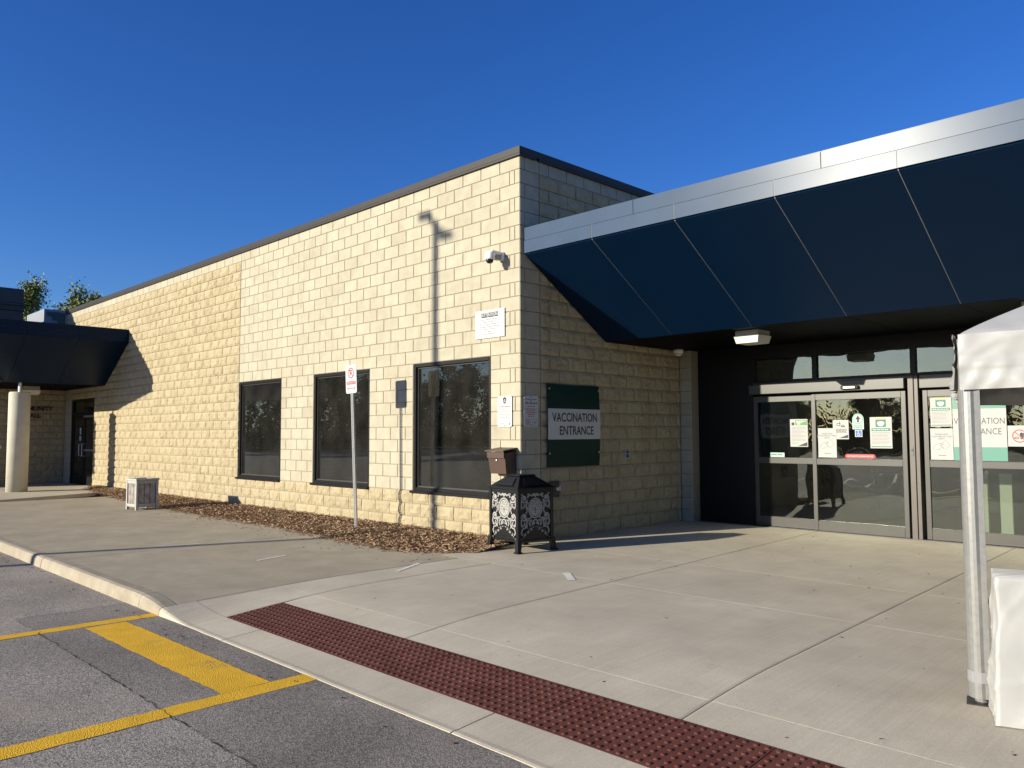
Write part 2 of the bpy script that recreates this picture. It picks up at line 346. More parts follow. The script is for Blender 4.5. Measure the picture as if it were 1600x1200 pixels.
    def mesh(s, name, mat, smooth=False):
        me = bpy.data.meshes.new(name); me.from_pydata(s.v, [], s.f); me.materials.append(MATS[mat])
        if smooth: me.polygons.foreach_set('use_smooth', [True] * len(me.polygons))
        me.update(); return me
    def build(s, name, mat, parent=None, smooth=False, loc=None, rz=0):
        return link(name, s.mesh(name, mat, smooth), parent, loc, rz)
def link(name, me, parent=None, loc=None, rz=0):
    o = bpy.data.objects.new(name, me); COL.objects.link(o)
    if parent is not None: o.parent = parent
    if loc is not None: o.location = loc
    if rz: o.rotation_euler = (0, 0, rz)
    return o
def tag(o, label=None, cat=None, group=None, kind=None):
    if label: o['label'] = label
    if cat: o['category'] = cat
    if group: o['group'] = group
    if kind: o['kind'] = kind
    return o
def thing(name, label, cat, loc=(0, 0, 0), rz=0, group=None):
    o = bpy.data.objects.new(name, None); COL.objects.link(o); o.location = loc; o.rotation_euler = (0, 0, rz); o.empty_display_size = .1
    return tag(o, label, cat, group)
def rrect(w, h, r, n=4):
    P = []
    for cx, cz, a in ((w/2-r, h/2-r, 0), (-w/2+r, h/2-r, 90), (-w/2+r, -h/2+r, 180), (w/2-r, -h/2+r, 270)):
        for i in range(n + 1):
            t = R(a + 90 * i / n); P.append((cx + r * math.cos(t), cz + r * math.sin(t)))
    return P[::-1]
def rect(x0, x1, z0, z1): return [(x0, z0), (x1, z0), (x1, z1), (x0, z1)]
def text_mb(body, size, y, cx=0, cz=0, bold=0.0, sx=1.0, depth=.0015, sp=1.0, align='CENTER'):
    cu = bpy.data.curves.new('t', 'FONT'); cu.body = body; cu.size = size; cu.align_x = align; cu.align_y = 'CENTER'
    cu.offset = bold; cu.space_character = sp; cu.resolution_u = 3
    o = bpy.data.objects.new('t', cu); COL.objects.link(o)
    me = bpy.data.meshes.new_from_object(o.evaluated_get(bpy.context.evaluated_depsgraph_get()))
    b = MB(); b.v = [(cx + v.co.x * sx, y, cz + v.co.y) for v in me.vertices]; b.f = [tuple(p.vertices) for p in me.polygons]
    bpy.data.objects.remove(o); bpy.data.curves.remove(cu); bpy.data.meshes.remove(me)
    return b
def words(mb, x0, x1, z, h, y, rng, y1=None, center=True, dens=.75):
    """a printed line too small to read: word-length strokes"""
    x = x0
    while x < x1 - h:
        w = rng.uniform(1.6, 5.5) * h; w = min(w, x1 - x)
        mb.box(x, x + w * .96, y, y + .0006, z - h / 2, z + h / 2); x += w + h * rng.uniform(.5, .8)

# ------------------------------------------------------------------ ground height
def hgt(x, y):
    s = min(1, max(0, (x + .2) / 1.2)); s = s * s * (3 - 2 * s)
    t = min(1, max(0, (-2.9 - y) / 2.0))
    return -.115 * s * t * t * (1.5 - .5 * t)
ROAD_Z = -.12

# ------------------------------------------------------------------ setting
g = MB().box(-600, 600, -600, 600, -1.2, -.17).build('ground', 'grass'); tag(g, 'short grass beyond the car park', None, kind='structure')
g = MB().box(-75, 45, -46, 0.5, -.6, ROAD_Z).build('parking_lot', 'asphalt_old'); tag(g, 'grey weathered asphalt car park surface', None, kind='structure')
# trench repair strip beside the kerb
b = MB(); n = 60; vs = []; fs = []
rg = random.Random(3)
for i in range(n + 1):
    x = -.42 + 12.4 * i / n
    vs += [(x, -4.9, ROAD_Z + .0015), (x, -5.9 + .025 * noise.noise((x * 3, 0, 0)), ROAD_Z + .0015)]
    if i: fs.append((2*i-2, 2*i-1, 2*i+1, 2*i))
b.add(vs, fs).build('asphalt_patch', 'asphalt_patch'); tag(bpy.data.objects['asphalt_patch'], 'smoother asphalt repair strip along the kerb', None, kind='structure')
# crack along the edge of the repair
cr = MB()
def crack(mb, pts, w, z, seed):
    q = random.Random(seed); P = []
    for (a, c) in zip(pts[:-1], pts[1:]):
        k = max(2, int((Vector(c) - Vector(a)).length / .06))
        for i in range(k):
            t = i / k; P.append((a[0] + (c[0]-a[0]) * t + q.uniform(-.012, .012), a[1] + (c[1]-a[1]) * t + q.uniform(-.012, .012)))
    for i in range(len(P) - 1):
        (x0, y0), (x1, y1) = P[i], P[i+1]; L = math.hypot(x1-x0, y1-y0) or 1; ww = w * q.uniform(.15, 1)
        nx, ny = -(y1-y0)/L*ww/2, (x1-x0)/L*ww/2
        mb.add([(x0+nx,y0+ny,z),(x0-nx,y0-ny,z),(x1-nx,y1-ny,z),(x1+nx,y1+ny,z)], [(0,1,2,3)])
crack(cr, [(.3, -5.9), (1.9, -5.9), (3.13, -5.91), (6, -5.9)], .008, ROAD_Z + .0045, 1)
crack(cr, [(-.42, -4.98), (-.38, -5.5), (-.40, -5.9)], .007, ROAD_Z + .0045, 2)
crack(cr, [(-.38, -5.9), (.3, -5.9)], .004, ROAD_Z + .0045, 4)
o = cr.build('asphalt_crack', 'joint_dirt'); tag(o, 'dark crack running along the asphalt repair', None, kind='structure')

# painted bay markings (one connected painted figure)
Z = ROAD_Z + .0030
yp = MB()
def strip(mb, a, c, w, z, n=24, jit=.006, seed=0):
    q = random.Random(seed); L = math.hypot(c[0]-a[0], c[1]-a[1]); dx, dy = (c[0]-a[0])/L, (c[1]-a[1])/L
    vs = []; fs = []
    for i in range(n + 1):
        t = L * i / n
        for s in (1, -1):
            e = w / 2 + q.uniform(-jit, jit)
            vs.append((a[0] + dx*t - dy*e*s, a[1] + dy*t + dx*e*s, z))
        if i: fs.append((2*i-2, 2*i-1, 2*i+1, 2*i))
    mb.add(vs, fs)
strip(yp, (.30, -4.93), (.17, -9.5), .15, Z, 60, seed=1)
strip(yp, (2.92, -4.87), (3.00, -9.5), .175, Z, 60, seed=2)
strip(yp, (.40, -5.415), (2.84, -5.365), .33, Z + .0008, 40, seed=3)
o = yp.build('parking_bay_marking', 'yellow_paint'); tag(o, 'yellow painted loading bay lines with broad bar on asphalt', None, kind='structure')
wp = MB()
for i in range(22):
    x = -46 + i * 2.75
    strip(wp, (x, -16), (x + 1.5, -21.5), .12, ROAD_Z + .005, 6, seed=i); strip(wp, (x, -32), (x + 1.5, -26.5), .12, ROAD_Z + .005, 6, seed=90+i)
for i in range(9): strip(wp, (-7.5 + i * .8, -8.6), (-9.0 + i * .8, -13.2), .12, ROAD_Z + .003, 8, seed=200+i)
strip(wp, (-8, -8.55), (-.4, -8.55), .12, ROAD_Z + .004, 20, seed=300); strip(wp, (-9.3, -13.2), (-1.8, -13.2), .12, ROAD_Z + .004, 20, seed=301)
o = wp.build('stall_lines', 'white_paint'); tag(o, 'white parking stall lines across the car park', None, kind='structure')

# concrete: bed, slabs, kerb
bed = MB().box(-21, 12, -4.9, 4.3, -.5, -.14).build('sidewalk', 'joint_dirt'); tag(bed, 'concrete sidewalk and entrance apron made of slabs', None, kind='structure')
def slab(q, mat, name='slab', sub=6, gap=.005, th=.09):
    """q: four corners (x, y) counter-clockwise; follows the ground height, edges slightly dropped"""
    cx = sum(p[0] for p in q) / 4; cy = sum(p[1] for p in q) / 4
    def P(u, v):
        a = (1-u)*(1-v); b_ = u*(1-v); c = u*v; d = (1-u)*v
        return (a*q[0][0]+b_*q[1][0]+c*q[2][0]+d*q[3][0], a*q[0][1]+b_*q[1][1]+c*q[2][1]+d*q[3][1])
    Lx = math.dist(q[0], q[1]); Ly = math.dist(q[1], q[2])
    eu = gap * 1.8 / Lx; ev = gap * .4 / Ly
    us = [eu * .5, eu * 2.2] + [i / sub for i in range(1, sub)] + [1 - eu * 2.2, 1 - eu * .5]
    vv = [ev * .5, ev * 2.2] + [i / sub for i in range(1, sub)] + [1 - ev * 2.2, 1 - ev * .5]
    nu, nv = len(us), len(vv); vs = []; fs = []
    for j, v in enumerate(vv):
        for i, u in enumerate(us):
            x, y = P(u, v); e = .003 if i in (0, nu - 1) else .0006 if j in (0, nv - 1) else 0
            vs.append((x, y, hgt(x, y) - e))
    for j in range(nv - 1):
        for i in range(nu - 1): fs.append((j*nu+i, j*nu+i+1, (j+1)*nu+i+1, (j+1)*nu+i))
    rim = [i for i in range(nu)] + [j*nu+nu-1 for j in range(1, nv)] + [(nv-1)*nu+i for i in range(nu-2, -1, -1)] + [j*nu for j in range(nv-2, 0, -1)]
    k = len(vs); vs += [(vs[i][0], vs[i][1], vs[i][2] - th) for i in rim]; m = len(rim)
    fs += [(rim[i], k + i, k + (i+1) % m, rim[(i+1) % m]) for i in range(m)]
    return MB().add(vs, fs).build(name, mat, bed, smooth=False)
xa = lambda y: .36
xb = lambda y: .93 - .02 * y * 0 if y < -1.4 else .9
xc = lambda y: 2.55 - .06 * y
xd = lambda y: 5.06 - .04 * y
xe = lambda y: 7.62 - .03 * y
xf = lambda y: 10.2
def rowslabs(y0, y1, lines, mat):
    for a, c in zip(lines[:-1], lines[1:]): slab([(a(y0), y0), (c(y0), y0), (c(y1), y1), (a(y1), y1)], mat, sub=16 if y0 < -3 else 6)
YK, YT0, YT1, YJ1, YJ2, YJ3, YD = -4.63, -4.635, -4.08, -3.76, -1.42, .12, 4.16
slab([(.36, YK), (.965, YK), (.93, YJ1), (.36, YJ1)], 'concrete_new', sub=12)
rowslabs(YT1, YJ1, [lambda y: .965 if y < -4 else .93, xc, xd, xe, xf], 'concrete_new')
rowslabs(YJ1, YJ2, [xa, xb, xc, xd, xe, xf], 'concrete_new')
rowslabs(YJ2, YJ3, [lambda y: -.02, xc, xd, xe, xf], 'concrete_new')
rowslabs(YJ3, YD, [lambda y: -.02, xc, xd, xe, xf], 'concrete_new')
# older walk along the front wall
ox = [.36, -2.98, -6.1, -9.2, -13.2]
for a, c in zip(ox[2:], ox[1:-1]): slab([(a, -4.79), (c, -4.79), (c, .05), (a, .05)], 'concrete_old', sub=8)
slab([(-2.98, -4.79), (.36, -4.79), (.36, -1.42), (-2.98, -1.42)], 'concrete_old', sub=24); slab([(-2.98, -1.42), (-.02, -1.42), (-.02, .05), (-2.98, .05)], 'concrete_old')
slab([(-20.3, -4.79), (-13.2, -4.79), (-15.2, .05), (-20.3, .05)], 'concrete_new')
# pale sealant in the joints parallel to the wall
jp = MB()
def jline(a, c, w, k=30):
    q = random.Random(int(a[0] * 100) + int(a[1] * 10)); vs = []; fs = []
    L = math.dist(a, c); nx, ny = -(c[1]-a[1])/L, (c[0]-a[0])/L
    for i in range(k + 1):
        t = i / k; x, y = a[0]+(c[0]-a[0])*t, a[1]+(c[1]-a[1])*t; ww = w * q.uniform(.3, 1)
        for s in (1, -1): vs.append((x+nx*s*ww/2, y+ny*s*ww/2, hgt(x, y) - .0015))
        if i: fs.append((2*i-2, 2*i-1, 2*i+1, 2*i))
    jp.add(vs, fs)
jline((.75, YJ2), (4.2, YJ2), .0025, 60)
o = jp.build('joint_sealant', 'joint_pale', bed)

# kerb: stones full height on the left, dropping to flush at the ramp
def kerb_stone(x0, x1):
    n = max(2, int(abs(x1 - x0) / .15)); vs = []; fs = []
    q = random.Random(int(x0 * 100))
    for i in range(n + 1):
        x = x0 + (x1 - x0) * i / n
        s = min(1, max(0, (x + .2) / 1.2)); s = s * s * (3 - 2 * s)
        yb = -4.80 if x0 < .35 else -4.628
        j = q.uniform(-.003, .003); f = 1 - s
        prof = [(yb, -.3), (yb, hgt(x, yb) + .002), (-4.90 + j, hgt(x, -4.90) + .004), (-4.935 + j, hgt(x, -4.93) + .004 - .010 * f), (-4.953 + j, hgt(x, -4.93) - .035 * f), (-4.972 + j, ROAD_Z - .03)]
        m = len(prof); vs += [(x, y, z) for y, z in prof]
        if i:
            a = (i - 1) * m; b_ = i * m
            fs += [(a + k, a + k + 1, b_ + k + 1, b_ + k) for k in range(m - 1)]
    fs += [tuple(range(m)), tuple(range(n*m + m - 1, n*m - 1, -1))]
    return MB().add(vs, fs).build('kerb_stone', 'concrete_kerb' if x0 < .3 else 'concrete_new', kerb)
kerb = MB().box(-40, 12, -4.90, -4.82, -.5, -.15).build('kerb', 'joint_dirt'); tag(kerb, 'concrete kerb dropping to a flush ramp edge', None, kind='structure')
kx = [-24.5, -21.5, -18.5, -15.5, -12.5, -9.5, -6.5, -3.32, -.12, .36, 1.6, 4.35, 7.3, 10.2]
for a, c in zip(kx[:-1], kx[1:]): kerb_stone(a + .005, c - .005)

# tactile paving
tp = MB().box(.96, 9, YT0, YT1, -.22, -.14).build('tactile_paving', 'joint_dirt'); tag(tp, 'dark red tactile warning strip of studded plates at the ramp', None, kind='structure')
px = .975
while px < 8:
    x1 = px + 1.2; b = MB(); ns = 10; sl_ = []
    b.add([(px, YT0 + .01, hgt(px, YT0)), (x1 - .006, YT0 + .01, hgt(x1, YT0)), (x1 - .006, YT1 - .006, hgt(x1, YT1) ), (px, YT1 - .006, hgt(px, YT1))], [(0, 1, 2, 3)])
    b.v = [(a, c, z + .003) for a, c, z in b.v]
    k = len(b.v); b.add([(a, c, z - .03) for a, c, z in b.v], [(0, 4-4, 0, 0)] if False else [])
    b.f += [(0, k, k+1, 1), (1, k+1, k+2, 2), (2, k+2, k+3, 3), (3, k+3, k, 0)]
    nx = 20; ny = 9
    for i in range(nx):
        for j in range(ny):
            cx = px + .03 + i * .06; cy = YT0 + .038 + j * .0595
            z = hgt(cx, cy) + .003; vs = []
            for r, dz in ((.0155, -.001), (.0125, .0045), (.007, .0065)):
                for t in range(8):
                    a = 2 * math.pi * t / 8; vs.append((cx + r * math.cos(a), cy + r * math.sin(a), z + dz))
            fs = [(m*8+t, m*8+(t+1) % 8, m*8+8+(t+1) % 8, m*8+8+t) for m in (0, 1) for t in range(8)] + [tuple(range(16, 24))]
            b.add(vs, fs)
    b.build('plate', 'tactile', tp); px = x1

# ------------------------------------------------------------------ the building
BLD = thing('community_building', 'single storey pale yellow block building with navy canopies and glass entrance', 'building')
TOPZ = 5.4
WIN = [(-2.4, -.6), (-5.4, -3.6), (-8.4, -6.6)]
HALLX = -20.4
# block meshes: local x along the wall, front towards -y
CACHE = {}
def block_mb(w, h, split, var):
    b = MB(); c = .004; d = .03
    if not split:
        x, z = w / 2, h / 2
        b.add([(-x,d,-z),(x,d,-z),(x,d,z),(-x,d,z),(-x,c,-z),(x,c,-z),(x,c,z),(-x,c,z),(-x+c,0,-z+c),(x-c,0,-z+c),(x-c,0,z-c),(-x+c,0,z-c)],
              [(0,1,5,4),(1,2,6,5),(2,3,7,6),(3,0,4,7),(4,5,9,8),(5,6,10,9),(6,7,11,10),(7,4,8,11),(8,9,10,11)])
        return b
    q = random.Random(var * 977 + int(w * 1000)); nx = max(2, round(w / .056)); nz = 4
    ox, oz = q.uniform(0, 90), q.uniform(0, 90)
    idx = {}; vs = []; fs = []
    for j in range(nz + 1):
        for i in range(nx + 1):
            u = i / nx; v = j / nz; e = min(u * w, (1 - u) * w, v * h, (1 - v) * h)
            edge = i in (0, nx) or j in (0, nz)
            dsp = .003 + (.0 if edge else .011 + .016 * (noise.noise((ox + u * w * 9, oz + v * h * 9, var)) + .35) + q.uniform(-.005, .008))
            if edge: dsp += q.uniform(-.003, .005)
            jx = 0 if edge else q.uniform(-.012, .012); jz = 0 if edge else q.uniform(-.010, .010)
            idx[i, j] = len(vs); vs.append((-w/2 + u*w + jx, -dsp, -h/2 + v*h + jz))
    for j in range(nz):
        for i in range(nx):
            A, B, C, D = idx[i, j], idx[i+1, j], idx[i+1, j+1], idx[i, j+1]
            fs += [(A, B, C), (A, C, D)] if q.random() < .5 else [(A, B, D), (B, C, D)]
    rim = [idx[i, 0] for i in range(nx + 1)] + [idx[nx, j] for j in range(1, nz + 1)] + [idx[i, nz] for i in range(nx - 1, -1, -1)] + [idx[0, j] for j in range(nz - 1, 0, -1)]
    k = len(vs); m = len(rim); vs += [(vs[i][0], d, vs[i][2]) for i in rim]
    fs += [(rim[i], k + i, k + (i+1) % m, rim[(i+1) % m]) for i in range(m)]
    return b.add(vs, fs)
def block_get(w, h, split, var):
    key = (round(w, 3), round(h, 3), split, var)
    if key not in CACHE:
        mb = block_mb(w, h, split, var); CACHE[key] = (mb, mb.mesh('block', 'block_split' if split else 'block_smooth'))
    return CACHE[key]
BLOCKS = []   # (wall, centre, rz, w, h, split, front normal)
J = .012
rb = random.Random(11)
def add_block(wall, a0, a1, k, split):
    w = a1 - a0 - J; h = .2 - J; z = .2 * k + .1; m = (a0 + a1) / 2
    if w < .03: return
    if wall == 'front_wall': P = Vector((m, 0, z)); rz = 0; nrm = Vector((0, -1, 0))
    elif wall == 'side_wall': P = Vector((0, m, z)); rz = math.pi / 2; nrm = Vector((1, 0, 0))
    elif wall == 'hall_wall': P = Vector((HALLX, m, z)); rz = math.pi / 2; nrm = Vector((1, 0, 0))
    elif wall == 'return_wall': P = Vector((m, 3.9, z)); rz = 0; nrm = Vector((0, -1, 0))
    BLOCKS.append((wall, P, rz, w, h, split, nrm))
def cuts(a, c, js):
    L = [a] + sorted(j for j in js if a + 1e-6 < j < c - 1e-6) + [c]
    return list(zip(L[:-1], L[1:]))
DOOR_H = (-19.8, -17.62)
for k in range(27):
    zc = .2 * k + .1
    joints = [-.4 * i for i in range(1, 60)] if k % 2 == 0 else [-.1, -.2] + [-.2 - .4 * i for i in range(1, 60)]
    spans = [(HALLX, 0.0)]
    holes = []
    if .6 < zc < 2.6: holes += WIN
    if zc < 2.6: holes.append(DOOR_H)
    for (h0, h1) in holes:
        ns = []
        for (s0, s1) in spans:
            if h1 <= s0 or h0 >= s1: ns.append((s0, s1))
            else:
                if h0 > s0: ns.append((s0, h0))
                if h1 < s1: ns.append((h1, s1))
        spans = ns
    for (s0, s1) in spans:
        for (a, c) in cuts(s0, s1, joints + [-8.4]):
            m = (a + c) / 2
            split = (m < -8.4 and k < 26) or k < 3
            if DOOR_H[0] - .7 < m < DOOR_H[0] and k < 15: split = False
            if k < 3 and m > -8.4 and c > -.12: split = True
            add_block('front_wall', a, c, k, split)
    # side wall
    js = [.4] + ([.4 + .4 * i for i in range(1, 12)] if k % 2 else [.1, .6] + [.6 + .4 * i for i in range(1, 12)])
    for (a, c) in cuts(0.0, 3.9 if k < 15 else 9.0, js):
        m = (a + c) / 2
        if 15 <= k < 20 and m > 3.4: continue
        add_block('side_wall', a, c, k, not (m < .4 or k == 26))
    if k < 15: add_block('return_wall', 0.005, .225, k, False)
    if k < 15:
        js = [-.4 * i - (.2 if k % 2 else 0) for i in range(0, 20)]
        for (a, c) in cuts(-5.6, -.0, js): add_block('hall_wall', a, c, k, True)
# cores (mortar)
MR = .010
core = MB()
core.box(-17.62, -.0, MR, .25, -.3, .6); core.box(HALLX - .3, -19.8, MR, .25, -.3, .6); core.box(HALLX - .3, 0, MR, .25, 2.6, TOPZ)
for a, c in ((-.6, 0), (-3.6, -2.4), (-6.6, -5.4), (-17.62, -8.4), (HALLX - .3, -19.8)): core.box(a, c, MR, .25, .6, 2.6)
core.v = [(min(x, -MR), y, z) for x, y, z in core.v]
W = {}
W['front_wall'] = core.build('front_wall', 'mortar', BLD)
sc_ = MB(); sc_.box(-.25, -MR, .2501, 3.9, -.3, 2.95); sc_.box(-.25, -MR, .2501, 9.0, 2.9502, TOPZ); W['side_wall'] = sc_.build('side_wall', 'mortar', BLD)
W['return_wall'] = MB().box(-.25, .218, 3.9 + MR, 4.30, -.3, 2.93).build('return_wall', 'mortar', BLD)
W['hall_wall'] = MB().box(HALLX - .3, HALLX - MR, -5.6, .009, -.3, 3.0).build('hall_wall', 'mortar', BLD)
def shown(bk):
    wall, P, rz, w, h, split, nrm = bk
    d = P - CAM
    depth = d.dot(fw)
    if depth < .5: return 0
    x = 800 + 1246.6 * d.dot(r2) / depth; y = 600 - 1246.6 * d.dot(u2) / depth
    if not (-20 < x < 1620): return 0
    if wall == 'side_wall':
        y0 = P.y; zl = 4.0 - (y0 - .08) * .616
        if P.z > max(2.95, zl) and P.z < 4.3: return 0
        if P.z > 4.3 and P.z < 4.35 + (y0) * .37: return 0
    if wall == 'hall_wall' and P.y < -1.8: return 0
    return w * h * abs(d.normalized().dot(nrm)) / d.length_squared
order = sorted(range(len(BLOCKS)), key=lambda i: -shown(BLOCKS[i]))
single = set(order[:300])
rest = {}
for i, (wall, P, rz, w, h, split, nrm) in enumerate(BLOCKS):
    var = rb.randrange(14) if split else 0
    mb, me = block_get(w, h, split, var)
    flip = math.pi * 0
    if i in single:
        o = link('block', me, W[wall], P, rz)
    else:
        rest.setdefault((wall, split), MB()).merge(mb, Matrix.Translation(P) @ Matrix.Rotation(rz, 4, 'Z'))
for (wall, split), mb in rest.items():
    o = mb.build('far_split_blocks' if split else 'far_smooth_blocks', 'block_split' if split else 'block_smooth', W[wall]); o['kind'] = 'stuff'

# shell behind the faces
sh = MB()
sh.box(HALLX, -.25, .26, 12.0, 4.9, 5.2)               # roof deck
sh.box(HALLX - .3, HALLX - .01, .26, 12, -.3, TOPZ - .05)
sh.box(HALLX, 12.0, 12.0, 12.3, -.3, TOPZ - .05)
sh.box(.24, 12.0, 4.31, 11.99, 2.93, 3.3)                 # ceiling over the lobby
sh.box(11.7, 12, 4.31, 11.98, -.3, 2.92)
sh.build('roof_deck', 'roofing', BLD)
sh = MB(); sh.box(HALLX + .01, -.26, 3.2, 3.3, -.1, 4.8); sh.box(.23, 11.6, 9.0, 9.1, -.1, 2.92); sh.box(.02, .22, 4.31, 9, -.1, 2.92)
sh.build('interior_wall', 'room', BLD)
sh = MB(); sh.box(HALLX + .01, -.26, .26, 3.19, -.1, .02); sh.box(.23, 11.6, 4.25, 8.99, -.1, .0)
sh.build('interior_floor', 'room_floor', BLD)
# parapet caps
pc = MB()
pc.box(HALLX - .15, .045, -.045, .36, TOPZ + .012, TOPZ + .105); pc.box(HALLX - .15, .040, -.040, .30, TOPZ - .02, TOPZ + .012)
pc.build('parapet_cap', 'cap_metal', BLD)
pc = MB(); pc.box(-.36, .045, .361, 9.2, TOPZ + .012, TOPZ + .105); pc.box(-.30, .040, .361, 9.2, TOPZ - .02, TOPZ + .012)
pc.build('parapet_cap', 'cap_metal', BLD)
# windows
for (x0, x1) in WIN:
    fr = MB(); t = .055
    z0, z1 = .6, 2.6
    fr.cbox(x0, x0 + t, .012, .12, z0, z1, .004); fr.cbox(x1 - t, x1, .012, .12, z0, z1, .004)
    fr.cbox(x0 + t, x1 - t, .012, .12, z1 - t, z1, .004); fr.cbox(x0 + t, x1 - t, .012, .12, z0, z0 + t, .004)
    w = fr.build('window', 'frame_black', BLD)
    fr = MB(); q = x0 + t; e = x1 - t
    for a in ((q, q + .02, z0 + t, z1 - t), (e - .02, e, z0 + t, z1 - t), (q + .02, e - .02, z1 - t - .02, z1 - t), (q + .02, e - .02, z0 + t, z0 + t + .02)): fr.box(a[0], a[1], .05, .11, a[2], a[3])
    fr.build('bead', 'frame_bronze', w)
    MB().box(q + .02, e - .02, .072, .080, z0 + t + .02, z1 - t - .02).build('pane', 'window_glass', w)
    MB().cbox(x0 - .03, x1 + .01, -.045, .06, z0 - .035, z0 + .004, .004).build('sill', 'frame_black', w)

# canopies: profile along d (distance from the fascia) and z
CZ0, CZM, CZ1 = 4.0, 4.175, 4.35
def canopy(name, to, s0, s1, lower, upper, soffit_end, mats, hip):
    """to(s, d, z): s along the canopy, d back from the fascia"""
    def quadbox(mb, P, th):
        a, b_, c, d_ = [Vector(p) for p in P]; nrm = (b_ - a).cross(d_ - a).normalized() * th
        mb.hexa([a + nrm, b_ + nrm, c + nrm, d_ + nrm], [a, b_, c, d_])
    body = MB()
    prof = [(.03, CZ0 + .02), (.03, CZ1 - .01), (2.6, CZ1 - .03), (2.6, 2.96), (1.80, 2.945)]
    def se(z): return s1 - (hip * min(1, max(0, (CZ0 - z) / 1.09)) + .03 if hip else 0)
    n = len(prof); vs = [to(s0 + .01, d, z) for d, z in prof] + [to(se(z), d, z) for d, z in prof]
    body.add(vs, [tuple(range(n)), tuple(range(2*n-1, n-1, -1))] + [(i, (i+1) % n, n + (i+1) % n, n + i) for i in range(n)])
    sb = se(2.91)
    body.add([to(s0 + .01, 2.6, 2.96), to(sb, 2.6, 2.96), to(sb, soffit_end, 2.96), to(s0 + .01, soffit_end, 2.96), to(s0 + .01, 2.6, 3.1), to(sb, 2.6, 3.1), to(sb, soffit_end, 3.1), to(s0 + .01, soffit_end, 3.1)],
             [(0,3,2,1),(4,5,6,7),(0,1,5,4),(1,2,6,5),(2,3,7,6),(3,0,4,7)])
    root = body.build(name, 'seam', BLD)
    G = .004
    def seamstrip(s):
        for P in ([to(s - .004, 1.77, 2.905), to(s + .004, 1.77, 2.905), to(s + .004, .0, CZ0 - .008), to(s - .004, .0, CZ0 - .008)], [to(s - .005, -.011, CZ0), to(s + .005, -.011, CZ0), to(s + .005, -.011, CZM), to(s - .005, -.011, CZM)]):
            mb = MB(); quadbox(mb, P, .012); mb.build('seam_strip', 'seam', root)
    for j in lower:
        if s0 < j < s1 and mats[0] == 'alu_fascia': seamstrip(j)
    def panel(nm, mat, P, th=.02):
        mb = MB(); quadbox(mb, P, th); mb.build(nm, mat, root)
    def seq(js): 
        L = [s0] + [j for j in js if s0 < j < s1] + [s1]; return list(zip(L[:-1], L[1:]))
    for a, c in seq(upper): panel('fascia_panel', mats[0], [to(a + G, 0, CZM + .004), to(c - G, 0, CZM + .004), to(c - G, -.004, CZ1), to(a + G, -.004, CZ1)])
    for a, c in seq(upper): panel('roof_edge', mats[0], [to(a + G, -.004, CZ1 + .001), to(c - G, -.004, CZ1 + .001), to(c - G, .5, CZ1 + .004), to(a + G, .5, CZ1 + .004)], .012)
    for a, c in seq(lower): panel('fascia_panel', mats[0], [to(a + G, -.008, CZ0), to(c - G, -.008, CZ0), to(c - G, -.008, CZM - .003), to(a + G, -.008, CZM - .003)])
    for a, c in seq(lower): panel('slope_panel', mats[1], [to(min(a + G, sb), 1.77, 2.91), to(min(c - G, sb), 1.77, 2.91), to(c - G, .004, CZ0 - .004), to(a + G, .004, CZ0 - .004)])
    for a, c in seq(lower):
      if a + G < sb: c = min(c, sb); panel('soffit_panel', mats[2], [to(a + G, soffit_end, 2.912), to(c - G, soffit_end, 2.912), to(c - G, 1.776, 2.912), to(a + G, 1.776, 2.912)])
    if hip:
        ds = [0, 1.77, 3.6, soffit_end]
        for a, c in zip(ds[:-1], ds[1:]):
            panel('fascia_panel', mats[0], [to(s1 + .012, a, CZ0), to(s1 + .012, c, CZ0), to(s1 + .012, c, CZ1), to(s1 + .012, a, CZ1)])
            panel('slope_panel', mats[1], [to(sb, max(a, 1.77), 2.91), to(sb, c, 2.91), to(s1 + .004, c, CZ0 - .004), to(s1 + .004, a, CZ0 - .004)])
    return root
lo = [-.02 + 1.255 * i for i in range(1, 9)]
upj = [1.9 - .0 + 2.36 * i for i in range(0, 5)]
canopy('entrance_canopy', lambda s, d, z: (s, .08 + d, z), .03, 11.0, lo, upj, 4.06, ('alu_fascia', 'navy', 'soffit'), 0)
canopy('hall_canopy', lambda s, d, z: (-14.9 - d, -s, z), .02, 4.75, [1.25, 2.45, 3.65], [1.25, 3.65], 5.45, ('navy', 'navy', 'soffit'), 2.2)

